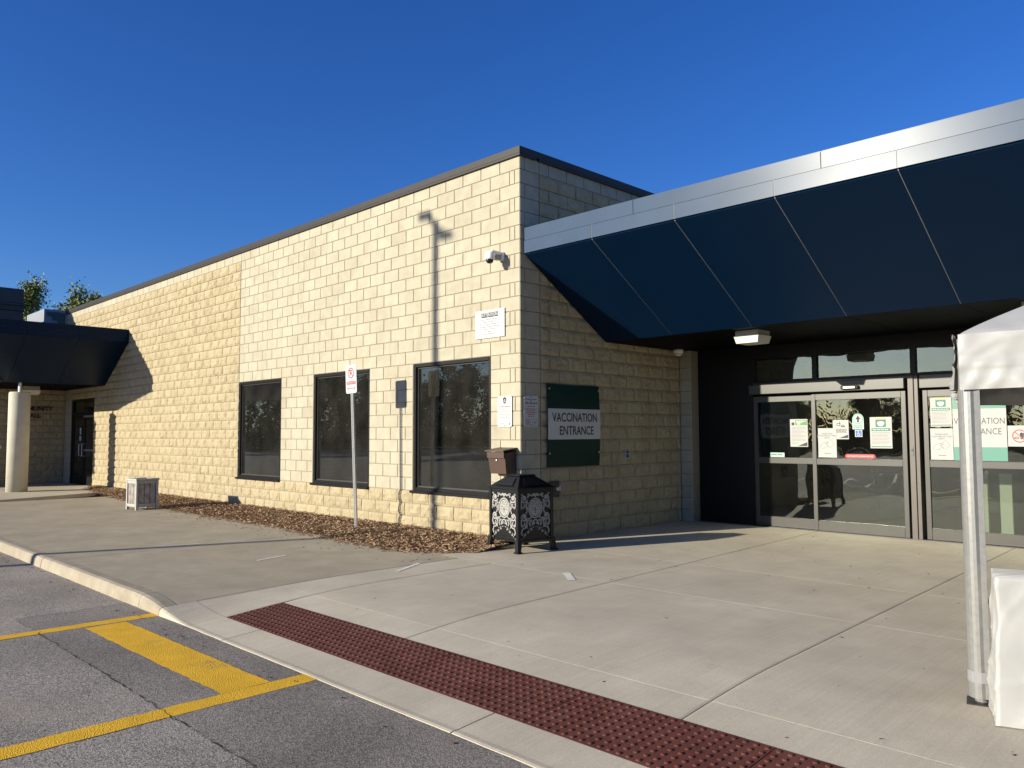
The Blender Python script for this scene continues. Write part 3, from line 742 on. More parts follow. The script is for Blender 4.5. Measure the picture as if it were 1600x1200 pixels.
# entrance storefront: plane y = 4.15
SF = 4.15
hd = MB(); hd.box(.225, 11.6, SF - .02, SF + .14, 2.70, 2.94); o = hd.build('storefront_head', 'frame_black', BLD)
def transom(x0, x1):
    f = MB(); t = .035
    for a in ((x0, x0 + t, 2.29, 2.70), (x1 - t, x1, 2.29, 2.70), (x0 + t, x1 - t, 2.29, 2.33), (x0 + t, x1 - t, 2.685, 2.70)): f.box(a[0], a[1], SF - .03, SF + .07, a[2], a[3])
    w = f.build('transom_window', 'frame_black', BLD); MB().box(x0 + t, x1 - t, SF + .012, SF + .020, 2.33, 2.685).build('pane', 'door_glass', w)
transom(1.255, 2.285); transom(2.286, 3.715); transom(3.716, 5.15); transom(5.151, 6.6); transom(6.601, 8.3)
def leaf(name, x0, x1, y, mat='frame_bronze', stile=.065, ztop=2.075, zbot=0.012, top=.095, handle=None):
    f = MB(); d0, d1 = y - .025, y + .025
    f.cbox(x0, x0 + stile, d0, d1, zbot, ztop, .004); f.cbox(x1 - stile, x1, d0, d1, zbot, ztop, .004)
    f.cbox(x0 + stile, x1 - stile, d0 + .002, d1, ztop - top, ztop, .004); f.cbox(x0 + stile, x1 - stile, d0 + .002, d1, 1.005, 1.10, .004); f.cbox(x0 + stile, x1 - stile, d0 + .002, d1, zbot, .165, .004)
    o = f.build(name, mat, BLD)
    MB().box(x0 + stile, x1 - stile, y - .004, y + .004, .165, 1.005).build('pane', 'door_glass', o)
    MB().box(x0 + stile, x1 - stile, y - .004, y + .004, 1.10, ztop - top).build('pane', 'door_glass', o)
    return o
MB().box(.226, 1.25, SF - .02, SF + .1, 0, 2.699).build('dark_panel', 'frame_black', BLD); leaf('side_light', 1.255, 2.30, SF)
leaf('sliding_door', 2.255, 3.63, SF - .075)
h = MB(); h.cbox(1.255, 3.635, SF - .17, SF + .06, 2.105, 2.255, .006); h.cbox(1.255, 3.635, SF - .02, SF + .06, 2.256, 2.29, .003); o = h.build('door_header', 'frame_bronze', BLD)
s = MB(); s.cbox(2.76, 3.02, SF - .215, SF - .171, 2.125, 2.175, .008); s.build('motion_sensor', 'lens_black', o)
MB().cbox(2.80, 2.97, SF - .2195, SF - .2155, 2.135, 2.165, .001).build('sensor_window', 'plastic_white', o)
p_ = MB(); p_.cbox(3.66, 3.735, SF - .10, SF + .06, 0, 2.285, .004); p_.cbox(3.7355, 3.79, SF - .08, SF + .06, 0, 2.285, .004); o = p_.build('door_post', 'frame_red', BLD)
MB().box(3.675, 3.712, SF - .1065, SF - .1005, 1.16, 1.28).build('key_switch', 'steel_dark', o)
MB().lathe([(.012, -.004), (.014, 0), (.010, .008), (.0, .010)], 12).build('key_button', 'galv', o, loc=(3.693, SF - .112, 1.24))
h = MB(); h.cbox(3.80, 6.60, SF - .06, SF + .06, 2.105, 2.288, .006); h.build('door_header', 'frame_bronze', BLD)
leaf('sliding_door', 3.835, 5.10, SF - .02); leaf('sliding_door', 5.11, 6.58, SF + .03); leaf('side_light', 6.60, 8.28, SF)
bx = MB(); bx.box(8.3, 11.69, SF - .02, SF + .2, -.2, 2.92); bx.build('end_wall', 'frame_black', BLD)
th = MB(); th.box(.24, 8.3, SF - .11, SF + .12, -.02, .009); th.build('threshold', 'steel_dark', BLD)
# pale posts of the lobby screens
for x, w_ in ((4.60, .155), (4.34, .07), (6.1, .155)):
    MB().cbox(x - w_ / 2, x + w_ / 2, 4.97, 5.03, 0.0, .90 if x > 4.5 else .93, .006).build('lobby_post', 'white_post', BLD)
# lobby divider boxes
MB().cbox(5.2, 5.9, 6.4, 6.9, 0, 1.05, .01).build('lobby_counter', 'room', BLD)
for x in (1.5, 3.3, 5.0): MB().box(x, x + .12, 8.2, 8.3, 0, 2.92).build('lobby_mullion', 'steel_dark', BLD)

# hall door on the front wall
f = MB(); x0, x1 = DOOR_H
for a in ((x0, x0 + .07, 0, 2.6), (x1 - .06, x1, 0, 2.6), (x0 + .07, x1 - .06, 2.12, 2.2), (x0 + .07, x1 - .06, 2.53, 2.6)): f.box(a[0], a[1], .03, .16, a[2], a[3])
hf = f.build('hall_door', 'frame_black', BLD)
xm = -18.68
for a, c in ((x0 + .075, xm - .005), (xm + .005, x1 - .065)):
    f = MB()
    f.cbox(a, a + .1, .05, .1, .01, 2.115, .004); f.cbox(c - .1, c, .05, .1, .01, 2.115, .004); f.cbox(a + .1, c - .1, .052, .1, .01, .26, .004); f.cbox(a + .1, c - .1, .052, .1, 1.98, 2.115, .004)
    f.build('door_leaf', 'frame_black', hf); MB().box(a + .1, c - .1, .07, .078, .26, 1.98).build('pane', 'hall_glass', hf)
MB().box(x0 + .07, x1 - .06, .08, .088, 2.2, 2.53).build('pane', 'hall_glass', hf)
hh = MB(); hh.tube([(xm - .14, .05, .86), (xm - .14, -.03, .88), (xm - .14, -.03, 1.22), (xm - .14, .05, 1.24)], .013, 8); hh.tube([(xm + .14, .05, .86), (xm + .14, -.03, .88), (xm + .14, -.03, 1.22), (xm + .14, .05, 1.24)], .013, 8)
hh.build('door_handle', 'galv', hf)
hh = MB(); hh.box(x1 - .95, x1 - .12, .028, .05, 1.02, 1.07); hh.box(x1 - .95, x1 - .10, .0, .05, 2.03, 2.09); hh.build('closer_bar', 'galv', hf)
hh = MB(); hh.box(xm - .35, xm - .22, .044, .048, 1.52, 1.72); hh.box(xm - .37, xm - .2, .044, .048, 1.33, 1.47); hh.build('door_notice', 'sign_white', hf)
# things on the hall roof
rb_ = MB(); rb_.box(-30, -21.0, -9, -1.12, 4.2, 6.12); o = rb_.build('roof_screen', 'roof_navy', BLD)
for z in (5.46, 5.62): MB().cbox(-20.999, -20.94, -9, -1.10, z - .045, z + .045, .02).build('rail', 'roof_navy', o)
MB().box(-30.5, -20.72, -9, .2, 3.0, 4.5).build('hall_roof', 'roofing', BLD)
hv = MB(); hv.box(-27.2, -24.9, .45, 3.4, 4.5, 6.12); o = hv.build('roof_unit', 'roof_grey', BLD)
for i in range(5):
    MB().box(-24.898, -24.86, .55 + i * .18, 3.3, 6.05 - .16 * (i + 1), 6.05 - .16 * i - .02).build('louvre', 'roof_dark', o)
MB().box(-26.9, -26.5, .447, .45, 5.5, 5.6).build('unit_badge', 'sign_white', o)
MB().box(-27.9, -27.25, .9, 2, 4.5, 5.75).build('vent_hood', 'roof_grey', BLD)

# ------------------------------------------------------------------ column
cl = thing('concrete_column', 'round pale concrete column under the dark hall canopy', 'column', (-16.78, -2.12, 0))
MB().lathe([(.255, -.1), (.255, 2.62), (.235, 2.655)], 36).build('shaft', 'concrete_column', cl, smooth=False)
MB().tube([(0, 0, 2.62), (0, 0, 2.93)], .045, 12).build('steel_post', 'galv', cl)
for pl in cl.children[0].data.polygons: pl.use_smooth = abs(pl.normal.z) < .5

# ------------------------------------------------------------------ mulch
poly = [(-17.3, .0), (-17.0, -.35), (-15.5, -.62), (-12.5, -1.05), (-10, -1.3), (-8, -1.4), (-5.9, -1.43), (-4.4, -1.40), (-2.0, -1.56), (-.7, -1.58), (-.2, -1.35), (.16, -.95), (.05, -.55), (-.05, -.2), (-.05, 0)]
def edge_y(x):
    for (a, b_) in zip(poly[1:-1], poly[2:]):
        if a[0] <= x <= b_[0]: return a[1] + (b_[1] - a[1]) * (x - a[0]) / (b_[0] - a[0] + 1e-9)
    return -.1
top = MB(); n = 170; rows = 7; vs = []; fs = []
for i in range(n + 1):
    x = -17.2 + 17.36 * i / n; e = edge_y(min(x, .16)) + .05 * noise.noise((x * 2.3, 3, 0))
    yin = -.004 if x < -.02 else -.45
    for j in range(rows):
        t = j / (rows - 1); y = yin + (e - yin) * t
        vs.append((x, y, -.005 + .045 * (1 - t ** 3) + .012 * noise.noise((x * 5, y * 5, 1)) * (1 - t)))
    if i:
        a = (i - 1) * rows; c = i * rows
        fs += [(a + k, c + k, c + k + 1, a + k + 1) for k in range(rows - 1)]
mroot = top.add(vs, fs).build('mulch_bed', 'mulch_soil', smooth=True); tag(mroot, 'brown wood chip mulch bed along the foot of the wall', 'mulch', kind='stuff')
q = random.Random(5); ch = MB()
cnt = 0
while cnt < 15000:
    x = .2 - 17.2 * q.random() ** 1.7; e = edge_y(min(x, .16))
    y = e * q.random() if q.random() < .93 else e - abs(q.gauss(0, .07))
    if x > -.02 and y > -.45: continue
    if y > -.01: continue
    t = y / e if e else 1
    z = (.045 * (1 - min(t, 1) ** 3) if t < 1 else .002) + .006 + q.uniform(0, .018) * (1 if t < 1 else .2)
    L = q.uniform(.015, .06); w_ = q.uniform(.006, .018); a = q.uniform(0, 6.28); tl = q.gauss(0, .35) if t < 1 else q.gauss(0, .08); rl = q.gauss(0, .4) if t < 1 else .05
    M = Matrix.Translation((x, y, z)) @ Matrix.Rotation(a, 4, 'Z') @ Matrix.Rotation(tl, 4, 'Y') @ Matrix.Rotation(rl, 4, 'X')
    ch.add([M @ Vector(p) for p in ((-L/2, -w_/2, 0), (L/2, -w_/2*.7, 0), (L/2, w_/2*.8, .002), (-L/2, w_/2, .002), (-L/2, 0, -.004), (L/2, 0, -.004))], [(0,1,2,3), (0,4,5,1), (3,2,5,4)])
    cnt += 1
o = ch.build('mulch_chips', 'mulch_chip', mroot); o['kind'] = 'stuff'

# ------------------------------------------------------------------ no parking sign
sg = thing('no_parking_sign', 'white no parking fire route sign with red symbol on a leaning metal post', 'sign', (-2.943, -.70, 0))
tilt = Matrix.Rotation(math.atan2(-.07, 2.57) * -1, 4, 'X') @ Matrix.Rotation(math.atan2(-.057, 2.57), 4, 'Y')
def tl(mb): mb.v = [tuple(tilt @ Vector(v)) for v in mb.v]; return mb
ps = MB()
for s_ in (-1, 1):
    ps.box(s_ * .024 - .008, s_ * .024 + .008, .004, .008, -.2, 2.56); ps.box(s_ * .030 - .002, s_ * .030 + .002, .0081, .030, -.2, 2.56)
z = -.2
while z < 2.5: ps.box(-.0158, .0158, .0042, .0078, z, z + .014); z += .0254
tl(ps).build('post', 'galv', sg)
pl = tl(MB().prism([(a, b_ + 2.36) for a, b_ in rrect(.30, .45, .035)], -.002, .002)).build('plate', 'sign_white', sg)
Y_ = -.0032
m = MB().ring(0, 2.455, .085, .085, .016, Y_, -.0021, 32)
c_ = math.cos(R(45)); m.ribbon([(-.055, 2.51), (.055, 2.40)], .014, Y_ - .0006, -.0021); tl(m).build('prohibition_ring', 'sign_red', pl)
m = MB(); m.box(-.034, -.018, Y_, -.0021, 2.405, 2.505); m.ribbon([(-.02, 2.498), (.018, 2.497), (.032, 2.482), (.030, 2.462), (.016, 2.452), (-.018, 2.452)], .014, Y_ + .0002, -.0021); tl(m).build('letter', 'ink', pl)
tl(MB().box(-.125, .125, -.0030, -.0021, 2.275, 2.325)).build('banner', 'sign_red', pl)
tl(text_mb('FIRE ROUTE', .042, -.0038, 0, 2.299, .0006, .98)).build('lettering', 'sign_white', pl)
m = MB().box(-.085, .085, Y_, -.0021, 2.208, 2.218); m.prism([(-.115, 2.213), (-.08, 2.193), (-.08, 2.233)], Y_, -.0021); m.prism([(.115, 2.213), (.08, 2.233), (.08, 2.193)], Y_, -.0021); tl(m).build('arrow', 'sign_red', pl)
m = MB(); 
for zz in (2.56, 2.16): m.lathe([(.007, 0), (.007, .004), (0, .005)], 8, (0, 0, 0)); m.v[-24:] = [(a, -.0022 - c, b_ + zz) for a, b_, c in m.v[-24:]]
tl(m).build('bolt', 'galv', pl)

# ------------------------------------------------------------------ wall signs
def wall_sign(name, label, cat, w, h, loc, rz, mat='sign_white', r=.03, th=.004):
    t = thing(name, label, cat, loc, rz); MB().prism(rrect(w, h, r), -th, 0).build('plate', mat, t); return t
rg = random.Random(21)
t = wall_sign('attention_sign', 'white rectangular notice headed ATTENTION high on the sunlit wall', 'sign', .61, .405, (-.597, -.014, 3.065), 0, r=.004)
m = MB()
b_ = rrect(.575, .37, .03)
m.ribbon(b_ + b_[:1], .0035, -.0050, -.0041); m.build('border', 'ink_light', t)
MB().box(-.175, .175, -.0052, -.0041, .096, .164).build('banner', 'ink', t)
text_mb('ATTENTION', .066, -.0058, 0, .1295, .0008, .9).build('lettering', 'sign_white', t)
m = MB()
for i, (wd, zz) in enumerate(((.38, .065), (.26, .03), (.42, -.005), (.44, -.04), (.28, -.075), (.20, -.11), (.26, -.143))): words(m, -wd/2, wd/2, zz, .011, -.0048, rg)
m.build('fine_print', 'ink_light', t)
m = MB()
for a in (-.285, .285): m.box(a - .006, a + .006, -.007, -.0041, -.17, -.158); m.box(a - .006, a + .006, -.007, -.0041, .15, .162)
m.build('screw', 'galv', t)
def notice(name, label, loc, rz, plate, crest, red_top):
    t = wall_sign(name, label, 'sign', .285, .435, loc, rz, plate, .03)
    m = MB()
    if crest:
        m.prism([(-.035, .185), (-.02, .192), (0, .196), (.02, .192), (.035, .185), (.036, .15), (.024, .122), (0, .105), (-.024, .122), (-.036, .15)][::-1], -.0052, -.0041)
        m.build('crest', 'ink', t); MB().ring(0, .150, .017, .020, .008, -.0062, -.0053, 14).build('crest_mark', 'sign_white', t)
        m = MB(); words(m, -.115, .115, .065, .014, -.005, rg); words(m, -.04, .04, .032, .010, -.005, rg); m.build('red_print', 'sign_red_soft', t)
        m = MB()
        for i in range(6): words(m, -.11 + .01 * (i % 3), .11 - .012 * (i % 2), 0 - .021 * i, .007, -.005, rg)
        words(m, -.1, .0, -.165, .007, -.005, rg); words(m, -.09, -.02, -.18, .006, -.005, rg); m.build('fine_print', 'ink_light', t)
        MB().prism([(.085, -.185), (.115, -.185), (.1, -.155)], -.0052, -.0041).build('logo', 'ink', t)
    else:
        m = MB(); words(m, -.11, .11, .165, .010, -.005, rg); words(m, -.02, .02, .145, .008, -.005, rg); words(m, -.12, .12, .112, .016, -.005, rg); words(m, -.07, .07, .066, .008, -.005, rg)
        for i in range(5): words(m, -.11, -.01, -.12 - .016 * i, .006, -.005, rg)
        m.build('fine_print', 'ink_grey', t)
        m = MB()
        for i, wd in enumerate((.24, .18, .22, .14, .12)): words(m, -wd/2, wd/2, .03 - .025 * i, .011, -.005, rg)
        m.build('red_print', 'sign_red_soft', t)
        m = MB(); b_ = rect(.03, .115, -.195, -.11); m.ribbon(b_ + b_[:1], .004, -.0052, -.0041); m.prism([(.06, -.17), (.085, -.17), (.0725, -.135)], -.0052, -.0041); m.build('logo', 'ink', t)
    m = MB()
    for zz in (-.2, .2): m.box(-.007, .007, -.0065, -.0042, zz - .007, zz + .007)
    m.build('screw', 'steel_dark', t)
    return t
notice('police_notice', 'white notice with dark shield crest on the sunlit wall above the mailbox', (-.296, -.012, 1.80), 0, 'sign_white', True, True)
notice('accessible_notice', 'shaded notice with red lines on the side wall left of the green sign', (.012, .193, 1.80), math.pi / 2, 'sign_white', False, False)
# vaccination board
vb = thing('vaccination_board', 'large green board with VACCINATION ENTRANCE on a white band on the side wall', 'sign', (.035, .492, 1.01), math.pi / 2)
def bowed(z0, z1, y, x0=0, x1=1.165, n=10, m_=8):
    vs = []; fs = []
    for j in range(m_ + 1):
        z = z0 + (z1 - z0) * j / m_
        for i in range(n + 1):
            x = x0 + (x1 - x0) * i / n; u = i / n; v = z / 1.2
            bow = -.03 * math.sin(math.pi * v) * .8 - .012 * math.sin(math.pi * u)
            vs.append((x - .012 * max(0, v - .5) * (u - .5), y + bow, z - .012 * v * v * math.sin(math.pi * u * 1.0) * (v > .9)))
    w_ = n + 1
    for j in range(m_):
        for i in range(n): fs.append((j*w_+i, j*w_+i+1, (j+1)*w_+i+1, (j+1)*w_+i))
    return MB().add(vs, fs)
def thick(mb, th):
    k = len(mb.v); f0 = list(mb.f); mb.v += [(a, b_ + th, c) for a, b_, c in mb.v]; mb.f += [tuple(i + k for i in f[::-1]) for f in f0]
    from collections import Counter
    ed = Counter(); 
    for f in f0:
        for i in range(len(f)): ed[tuple(sorted((f[i], f[(i+1) % len(f)])))] += 1
    for (a, b_), c in ed.items():
        if c == 1: mb.f.append((a, b_, b_ + k, a + k))
    return mb
thick(bowed(0, 1.19, 0), .006).build('board', 'sign_green', vb, smooth=False)
bowed(.395, .835, -.0025).build('white_band', 'sign_white', vb)
for tx, zz, dx in (('VACCINATION', .705, .583), ('ENTRANCE', .515, .61)):
    tm = text_mb(tx, .178, 0, dx, zz, .0022, .82 if tx[0] == 'V' else .84)
    out = []
    for (a, _, c) in tm.v:
        u = a / 1.165; v = c / 1.2; out.append((a, -.0055 - .024 * math.sin(math.pi * v) - .012 * math.sin(math.pi * u), c))
    tm.v = out; tm.build('lettering', 'ink', vb)
m = MB()
for a, c in ((.03, .2), (1.13, .2), (.03, 1.12), (1.13, 1.12)): m.merge(MB().lathe([(.016, 0), (.016, .006), (.008, .010), (0, .011)], 10), Matrix.Translation((a, -.022, c)) @ Matrix.Rotation(math.pi / 2, 4, 'X'))
m.build('screw', 'galv', vb)
# hall lettering
hl = thing('hall_lettering', 'dark raised COMMUNITY HALL letters on the shaded block wall behind the column', 'lettering', (HALLX + .05, -.92, 2.2), math.pi / 2)
def raised(body, size, cz, cx=0):
    t_ = text_mb(body, size, 0, cx, cz, .004, .95); return thick(t_, .02)
raised('COMMUNITY', .19, .12).build('letters', 'ink', hl); raised('HALL', .19, -.1).build('letters', 'ink', hl)
ob = thing('door_push_button', 'round pale door push plate on the shaded wall left of the column', 'button', (HALLX + .03, -1.78, 1.15), math.pi / 2)
MB().lathe([(.07, 0), (.07, .02), (.05, .035), (0, .036)], 20).build('plate', 'plastic_white', ob).rotation_euler = (math.pi / 2, 0, 0)

# ------------------------------------------------------------------ wall hardware
cm = thing('security_camera', 'white dome security camera bracketed high on the sunlit wall corner', 'camera', (-.34, 0, 4.0))
cm.scale = (.78, .78, .78)
m = MB().cbox(-.05, .05, -.06, 0, -.075, .075, .008); m.cbox(-.035, .035, -.30, -.0605, .02, .075, .01); m.build('bracket', 'plastic_white', cm)
m = MB().cbox(-.10, .0, -.16, -.05, -.07, .06, .01); m.build('junction_box', 'plastic_grey', cm)
m = MB().lathe([(.03, .08), (.075, .06), (.092, 0), (.094, -.055), (.085, -.075)][::-1], 20, (-.03, -.30, -.02)); m.build('housing', 'plastic_white', cm, smooth=True)
m = MB().lathe([(0, -.07), (.04, -.062), (.062, -.04), (.072, 0)], 18, (-.03, -.30, -.098)); m.build('dome', 'lens_black', cm, smooth=True)
mb_ = thing('mail_box', 'brown metal wall mailbox with a small lock above the litter bin', 'mailbox', (-.245, 0, .92))
m = MB().hexa([(-.155, -.19, .02), (.155, -.19, .02), (.165, -.012, .02), (-.165, -.012, .02)], [(-.17, -.235, .30), (.17, -.235, .30), (.17, -.012, .33), (-.17, -.012, .33)]); m.build('body', 'brown_box', mb_)
m = MB().hexa([(-.165, -.245, .235), (.165, -.245, .235), (.165, -.236, .235), (-.165, -.236, .235)], [(-.168, -.252, .322), (.168, -.252, .322), (.168, -.238, .322), (-.168, -.238, .322)]); m.build('flap', 'brown_box', mb_)
m = MB().hexa([(-.185, -.275, .326), (.185, -.275, .326), (.185, -.0, .362), (-.185, -.0, .362)], [(-.185, -.275, .342), (.185, -.275, .342), (.185, -.0, .378), (-.185, -.0, .378)]); m.build('lid', 'brown_box', mb_)
m = MB().lathe([(.012, 0), (.012, .006), (0, .008)], 12); o = m.build('lock', 'galv', mb_, loc=(0, -.226, .205)); o.rotation_euler = (math.pi / 2, 0, 0)
m = MB().tube([(-.06, -.11, .012), (.1, -.11, .012)], .028, 10); m.build('paper_tray', 'brown_box', mb_)
fd = thing('hose_connection', 'chrome hose connection on a dark recessed plate behind the litter bin', 'hose connection', (0.012, .66, .70), math.pi / 2)
m = MB(); m.cbox(-.10, .10, -.016, .0, -.115, .115, .004); m.build('plate', 'steel_dark', fd)
for dx in (-.02,):
    m = MB().lathe([(.022, 0), (.022, .05), (.034, .05), (.034, .085), (.026, .09), (0, .091)], 14); o = m.build('valve', 'galv', fd, loc=(dx, -.016, .01)); o.rotation_euler = (math.pi / 2, 0, 0)
m = MB().tube([(.02, -.05, .01), (.075, -.055, .01)], .011, 8); m.tube([(.075, -.055, -.03), (.075, -.055, .05)], .008, 8); m.build('handle', 'galv', fd)
ol = thing('power_outlet', 'small covered power outlet in the side wall right of the green sign', 'outlet', (.010, 2.36, 1.16), math.pi / 2)
m = MB().cbox(-.058, .058, -.022, .0, -.075, .075, .004); m.build('cover', 'plastic_grey', ol); m = MB(); m.box(-.03, .03, -.0245, -.0222, -.05, .0); m.box(-.03, .03, -.0245, -.0222, .015, .055); m.build('socket', 'ink', ol)
def soffit_light(label, loc, rz, s=1.0):
    t = thing('soffit_light', label, 'light', loc, rz, 'box lights under the canopies')
    MB().cbox(-.17*s, .17*s, -.17*s, .17*s, -.085*s, 0, .005).build('housing', 'plastic_grey', t)
    a, b_ = .185*s, .16*s
    MB().hexa([(-b_, -b_, -.19*s), (b_, -b_, -.19*s), (b_, b_, -.19*s), (-b_, b_, -.19*s)], [(-a, -a, -.088*s), (a, -a, -.088*s), (a, a, -.088*s), (-a, a, -.088*s)]).build('lens', 'lamp_lens', t)
    return t
soffit_light('square box light under the entrance canopy left of the sliding doors', (2.25, 2.30, 2.910), 0)
soffit_light('square box light under the entrance canopy behind the white tent', (5.68, 2.30, 2.910), 0)
soffit_light('box light under the hall canopy beside the column', (-18.6, -1.45, 2.910), 0, 1.25)
dc = thing('dome_camera', 'small white dome camera under the soffit at the side wall end', 'camera', (.17, 3.62, 2.91))
MB().lathe([(.085, -.075), (.088, -.03), (.075, 0)], 20).build('base', 'plastic_white', dc, smooth=True)
MB().lathe([(0, -.13), (.045, -.12), (.07, -.095), (.072, -.076)], 18).build('dome', 'lamp_lens', dc, smooth=True)

# ------------------------------------------------------------------ posters on the doors
def poster(name, label, x0, x1, z0, z1, y, builder, th=.0015, base='paper'):
    t = thing(name, label, 'poster', ((x0 + x1) / 2, y, (z0 + z1) / 2)); w, h = x1 - x0, z1 - z0
    MB().prism(rect(-w/2, w/2, -h/2, h/2), -th, 0).build('sheet', base, t); builder(t, w, h, -th - .0008); return t
def P_(t, nm, mat, x0, x1, z0, z1, y): MB().box(x0, x1, y, y + .0007, z0, z1).build(nm, mat, t)
def lines(t, x0, x1, z0, z1, n, h, y, mat='ink_light', nm='fine_print'):
    m = MB()
    for i in range(n): words(m, x0, x1 - (rg.random() * .25 * (x1 - x0) if i % 3 == 2 else 0), z1 - (z1 - z0) * i / max(1, n - 1), h, y, rg)
    m.build(nm, mat, t)
def mask_poster(t, w, h, y):
    P_(t, 'picture', 'poster_green', -w*.24, w*.24, h*.18, h*.42, y); P_(t, 'ribbon', 'tan', -w*.26, w*.26, h*.425, h*.465, y)
    MB().prism([(-w*.17, h*.33), (-w*.08, h*.355), (w*.08, h*.355), (w*.17, h*.33), (w*.13, h*.25), (w*.05, h*.21), (-w*.05, h*.21), (-w*.13, h*.25)][::-1], y - .0008, y - .0001).build('mask_symbol', 'sign_white', t)
    P_(t, 'banner', 'poster_green', -w*.43, w*.43, h*.05, h*.14, y); m = MB(); words(m, -w*.38, w*.38, h*.095, h*.025, y - .0008, rg); m.build('banner_print', 'poster_mint', t)
    lines(t, -w*.42, w*.42, -h*.36, h*.0, 9, h*.013, y); P_(t, 'footer', 'poster_green', -w*.46, w*.46, -h*.465, -h*.435, y)
def card_poster(t, w, h, y):
    s = h / .44
    for i, tx in enumerate(('PLEASE HAVE', 'YOUR HEALTH CARD', 'READY')): text_mb(tx, .034 * s, y, 0, h * (.31 - .07 * i), 0, .82).build('lettering', 'ink_grey', t)
    m = MB(); c = [(-.02*s, -.01*s), (.05*s, .055*s), (.105*s, -.015*s), (.04*s, -.075*s)]; m.ribbon(c + c[:1], .0035 * s, y, y + .0007)
    m.ribbon([(-.115*s, -.075*s), (-.10*s, -.03*s), (-.05*s, .005*s), (.0, .012*s), (.03*s, .0), (.0, -.015*s), (-.03*s, -.02*s)], .0035 * s, y, y + .0007)
    m.ribbon([(-.09*s, -.09*s), (-.04*s, -.075*s), (.0, -.045*s), (.02*s, -.06*s)], .0035 * s, y, y + .0007); m.build('hand_drawing', 'ink_grey', t)
    m = MB(); words(m, -.045*s, .05*s, -h*.36, .008 * s, y, rg); m.build('logo', 'ink_grey', t)
def screen_poster(t, w, h, y):
    P_(t, 'banner', 'poster_lime', -w*.2, w*.47, h*.28, h*.47, y); m = MB(); words(m, -w*.15, w*.4, h*.425, h*.03, y - .0008, rg); words(m, -w*.12, w*.2, h*.375, h*.03, y - .0008, rg); words(m, -w*.1, w*.1, h*.325, h*.03, y - .0008, rg); m.build('banner_print', 'sign_white', t)
    MB().ring(-w*.33, h*.33, w*.09, w*.09, w*.085, y, y + .0007, 14).build('crest', 'ink', t)
    lines(t, -w*.40, w*.40, -h*.28, h*.2, 11, h*.014, y); P_(t, 'green_line', 'poster_lime', -w*.42, -w*.02, -h*.375, -h*.355, y)
    MB().prism([(-w*.08, -h*.47), (w*.46, -h*.47), (w*.46, -h*.33)], y, y + .0007).build('corner_wedge', 'ink', t)
def food_poster(t, w, h, y):
    m = MB(); m.ribbon([(-w*.22, h*.33), (-w*.25, h*.22), (-w*.05, h*.2), (-w*.02, h*.33), (-w*.22, h*.33)], w*.04, y, y + .0007); m.ribbon([(-w*.06, h*.42), (-w*.04, h*.2)], w*.035, y, y + .0007)
    m.ring(w*.14, h*.19, w*.11, h*.06, w*.04, y, y + .0007, 12, 0, math.pi); m.ribbon([(w*.02, h*.17), (w*.27, h*.17)], w*.03, y, y + .0007); m.ribbon([(w*.02, h*.14), (w*.27, h*.14)], w*.03, y, y + .0007); m.build('food_symbol', 'ink', t)
    lines(t, -w*.3, w*.4, -h*.14, h*.02, 4, h*.03, y, 'ink_grey'); MB().prism([(-w*.1, -h*.44), (w*.46, -h*.44), (w*.46, -h*.26)], y, y + .0007).build('corner_wedge', 'ink', t)
yg = SF - .004 - .0045; ys = SF - .075 - .0045; y2 = SF - .02 - .0045
poster('screening_poster', 'white poster with green header on the fixed pane left of the sliding door', 1.865, 2.15, 1.27, 1.70, yg, screen_poster)
poster('health_card_poster', 'white health card poster at the lower left of the left sliding door', 2.345, 2.625, 1.115, 1.555, ys - .002, card_poster)
poster('food_poster', 'small white no food poster half behind the health card poster', 2.575, 2.81, 1.39, 1.675, ys, food_poster, th=.001)
poster('mask_poster', 'white and green mask poster on the right of the left sliding door', 3.12, 3.425, 1.26, 1.71, ys, mask_poster)
poster('mask_poster', 'white and green mask poster at the upper left of the second sliding door', 3.925, 4.195, 1.565, 2.0 - .035, y2, mask_poster)
poster('health_card_poster', 'white health card poster at the lower left of the second sliding door', 3.915, 4.20, 1.11, 1.54, y2, card_poster)
def vac_poster(t, w, h, y):
    P_(t, 'green_band', 'poster_teal', -w/2, w/2, h*.30, h/2, y); P_(t, 'green_band', 'poster_teal', -w/2, w/2, -h/2, -h*.29, y)
    text_mb('VACCINATION', .118, y, -.0, h*.105, .0, .76).build('lettering', 'ink_grey', t); text_mb('ENTRANCE', .118, y, .02, -h*.055, .0, .80).build('lettering', 'ink_grey', t)
poster('vaccination_poster', 'green and white VACCINATION ENTRANCE poster behind the tent leg', 4.205, 4.845, 1.105, 1.975, y2, vac_poster)
def nofood(t, w, h, y):
    m = MB().ring(0, 0, .085, .085, .012, y - .001, y, 28); m.ribbon([(-.058, .058), (.058, -.058)], .011, y - .0016, y - .0008); m.build('prohibition_ring', 'sign_red', t)
    m = MB(); m.prism([(.0, .04), (.05, .04), (.042, -.04), (.008, -.04)][::-1], y, y + .0007); m.ribbon([(.02, .04), (.015, .07)], .005, y, y + .0007); m.ring(-.035, -.025, .028, .016, .008, y, y + .0007, 12); m.build('food_symbol', 'ink', t)
poster('no_food_poster', 'white poster with a red ring no food symbol at the right edge', 4.862, 5.13, 1.30, 1.57, y2 - .035, nofood)
t = thing('entry_sticker', 'round topped mint sticker with a black up arrow on the left sliding door', 'sticker', (2.95, ys, 1.635))
pts = [(-.082, -.10), (.082, -.10), (.082, .05)] + [(.082 * math.cos(R(a)), .05 + .082 * math.sin(R(a))) for a in range(15, 180, 15)] + [(-.082, .05)]
MB().prism(pts, -.001, 0).build('sheet', 'poster_mint', t); MB().ring(0, .05, .074, .074, .008, -.0020, -.0011, 24).build('ring', 'poster_green', t)
